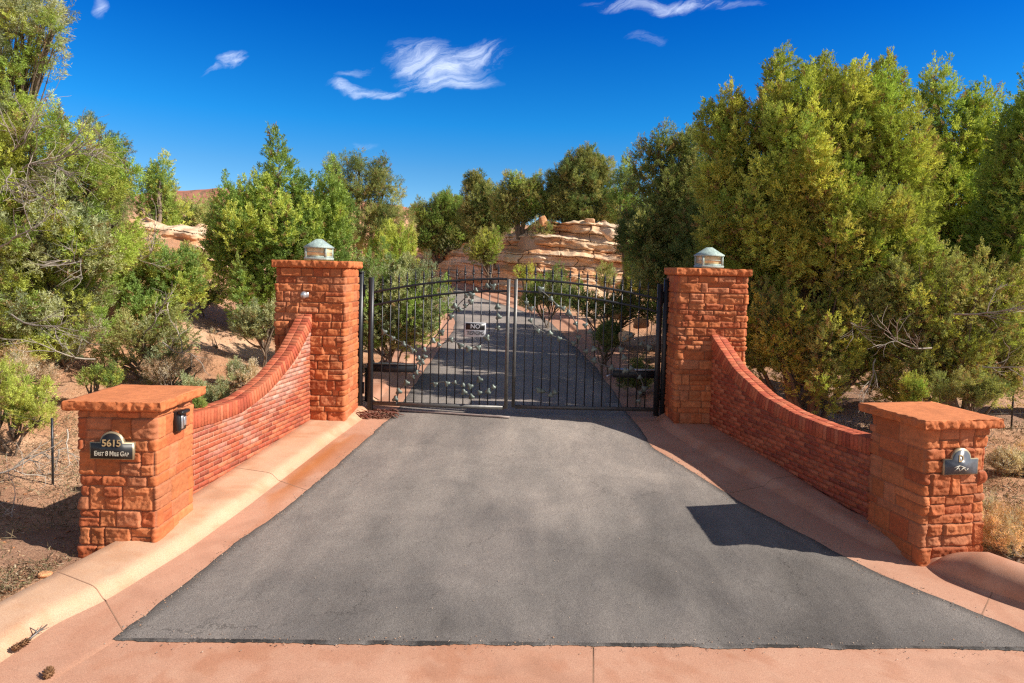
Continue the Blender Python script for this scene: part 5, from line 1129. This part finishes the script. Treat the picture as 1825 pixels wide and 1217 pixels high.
# ---- ground litter: dry stems, needles and small stones
def litter(name, boxes, n, seed, pal, ln, wd, label, flat=.35, kind='stuff'):
    rg = np.random.default_rng(seed); P_ = []
    for (x0, x1, y0, y1, w) in boxes:
        m_ = int(n * w); P_.append(np.stack([rg.uniform(x0, x1, m_), rg.uniform(y0, y1, m_)], 1))
    P_ = np.concatenate(P_); nn_ = fbm(np.column_stack([P_ * 1.1, np.zeros(len(P_))]), 3, seed + 3); P_ = P_[nn_ > rg.uniform(-.6, .5, len(P_))]
    d = road_d(P_[:, 0], P_[:, 1]); hw = np.where(P_[:, 1] < 14, 3.2 + .34 * np.clip(12.5 - P_[:, 1], 0, 30), 3.6); P_ = P_[d > hw + .1]
    z = TZ(P_[:, 0], P_[:, 1]); c = np.column_stack([P_, z]); ax = np.column_stack([rg.normal(0, 1, len(c)), rg.normal(0, 1, len(c)), np.abs(rg.normal(0, flat, len(c)))])
    pl = np.array(PAL[pal]); V, C_ = blades(rg, c, unit(ax), 3, ln, wd, .5, pl[rg.integers(len(pl), size=len(c))] * rg.uniform(.6, 1.2, (len(c), 1)), .03)
    V[:, 2] = np.maximum(V[:, 2], np.repeat(np.repeat(z, 3), 4) + .002)
    o = mesh(name, V, np.arange(len(V)).reshape(-1, 4), MAT['dry'], None, C_); tag(o, label, None, None, kind)
PAL['litter'] = ((0.30, 0.15, 0.085), (0.42, 0.27, 0.18), (0.22, 0.14, 0.09), (0.34, 0.28, 0.17), (0.46, 0.36, 0.25), (0.22, 0.21, 0.10))
litter('leaf_litter', [(-9, -4.3, 5, 12.5, 1.0), (-5.2, -4.5, 5.0, 7.3, .35), (-16, -4.2, 12, 24, .5)], 17000, 301, 'litter', .07, .010, 'brown and grey leaf litter around the numbered pillar')
litter('leaf_litter', [(5.3, 14, 7, 13, 1.0), (4.5, 22, 12, 24, .7)], 14000, 302, 'litter', .09, .012, 'dry litter under the big juniper', .3)
litter('dry_grass', [(-9, -4.5, 5.5, 12, .5), (5.6, 12, 7.5, 14, .6), (3.6, 8, 14, 30, .5), (-14, -4, 12, 30, .6)], 3500, 303, 'straw', .16, .010, 'straw coloured tufts of dry grass', 1.6)
rg = np.random.default_rng(310); mb = MB()
ico = np.array([[0, 0, 1.0], [.9, 0, .35], [.28, .85, .35], [-.72, .53, .35], [-.72, -.53, .35], [.28, -.85, .35], [0, 0, -.5]]); icf = [[0, 1, 2], [0, 2, 3], [0, 3, 4], [0, 4, 5], [0, 5, 1], [6, 2, 1], [6, 3, 2], [6, 4, 3], [6, 5, 4], [6, 1, 5]]
P_ = np.concatenate([np.column_stack([rg.uniform(-9, -4.4, 900), rg.uniform(5, 13, 900)]), np.column_stack([rg.uniform(5.4, 13, 900), rg.uniform(7, 14, 900)]), np.column_stack([rg.uniform(-12, 9, 900), rg.uniform(14, 34, 900)])])
d = road_d(P_[:, 0], P_[:, 1]); hw = np.where(P_[:, 1] < 14, 3.3 + .34 * np.clip(12.5 - P_[:, 1], 0, 30), 3.8); P_ = P_[d > hw]; zz = TZ(P_[:, 0], P_[:, 1])
for (x, y), z in zip(P_, zz):
    s_ = rg.uniform(.008, .028) * (1 if y < 14 else 2.2); c = ROCKC[rg.integers(5)] * rg.uniform(.7, 1.15)
    mb.add(np.array([x, y, z]) + (ico * rg.uniform(.7, 1.3, (7, 3)) * s_ * np.array([1.3, 1, .6])) @ rz(rg.uniform(0, 6)).T, icf, c)
tag(GRIT.build('grit', MAT['rock'], color=True), 'fine grit and sand grains along the asphalt edges', kind='stuff')
tag(mb.build('gravel', MAT['rock'], color=True), 'small tan and red stones strewn on the soil', kind='stuff')
# bleached fallen branches beside the numbered pillar
def fallen(p, d, l, seed, label, r0=.016, nbr=4):
    rg = np.random.default_rng(seed); mb = MB()
    def br(p, d, l, r_, lev):
        pts = [p]; n = 8
        for i in range(n): d = unit(d + rg.normal(0, .18, 3)); q = pts[-1] + d * l / n; q[2] = max(q[2], gz(q[0], q[1]) + .01); pts.append(q)
        mb.tube(pts, np.linspace(r_, r_ * .35, n + 1), 5, np.array([.42, .36, .30]) * rg.uniform(.8, 1.2), cap=False)
        if lev:
            for _ in range(nbr): br(np.array(pts[rg.integers(2, n)]), unit(d + rg.normal(0, .7, 3)), l * rg.uniform(.35, .7), r_ * .55, lev - 1)
    br(np.array(p, float), np.array(d, float), l, r0, 2); o = mb.build('dead_branch', MAT['bark'], color=True); return tag(o, label, 'dead branch')
def G(px, py, h=0.03): p = gnd(px, py); return np.array([p[0], p[1], gz(p[0], p[1]) + h])
fallen(G(-5, 850, .12), (.8, -.3, .15), 1.0, 1, 'curving bleached branch lying in the shadow left of the numbered pillar')
fallen(G(105, 830, .4), (.15, -.1, -.9), .5, 2, 'pale hanging roots against the left side of the numbered pillar', .014, 5)
fallen(G(120, 800, .45), (.2, -.1, -1), .6, 3, 'pair of bleached upright stems behind the numbered pillar', .013, 3)
fallen(G(10, 900, .05), (.7, -.5, .1), .8, 4, 'thin grey branch on the litter nearest the left edge', .010, 4)
fallen(G(0, 760, .2), (.8, -.2, .3), .9, 5, 'white deadwood under the young juniper at the left edge', .015, 5)
fallen(G(1740, 800, .05), (.8, .2, .05), .8, 6, 'grey branch on the dirt behind the pillar with the glaring plaque', .012, 4)
# ---- wire fences
def fence(posts, h, label, top=()):
    r = empty('wire_fence', (posts[0][0], posts[0][1], gz(*posts[0])), 0, label, 'fence'); b0 = np.array(r.location)
    tops = []
    for p in posts:
        z = gz(*p); b = MB(); q = np.array([p[0], p[1], z]) - b0; b.tube([q + np.array([0, 0, -.1]), q + np.array([0, 0, h])], .016, 6); b.build('post', MAT['iron'], r); tops.append(q)
    for k in (.3, .5, .7, .92):
        for a, b_ in zip(tops[:-1], tops[1:]):
            b = MB(); pts = [a * (1 - t_) + b_ * t_ + np.array([0, 0, h * k - .03 * math.sin(math.pi * t_)]) for t_ in np.linspace(0, 1, 7)]; b.tube(pts, .0022, 4, cap=False); b.build('wire', MAT['wire'], r)
pL = [G(94, 842)[:2], G(-160, 800)[:2]]; fence([(-4.55, 8.3), (float(pL[0][0]), float(pL[0][1])), (float(pL[1][0]), float(pL[1][1]))], .95, 'thin wire fence running left from the numbered pillar')
pR = G(1803, 752); fence([(4.2, 13.2), (7.6, 12.9), (float(pR[0]), float(pR[1])), (14, 12.0)], 1.0, 'wire fence with slim posts crossing behind the low right pillar')
# yellow kerb marker far up the road
p = at(790, 494, 45.0); r = empty('road_marker', (p[0] + .3, p[1], float(pz(p[0], p[1])) + .1), 0, 'small yellow marker at the top of the far road kerb', 'marker')
b = MB(); b.box((0, 0, .12), (.28, .05, .12), bev=.03); b.build('panel', MAT['yellow'], r); b = MB(); b.box((0, 0, -.04), (.05, .03, .06)); b.build('foot', MAT['iron'], r)
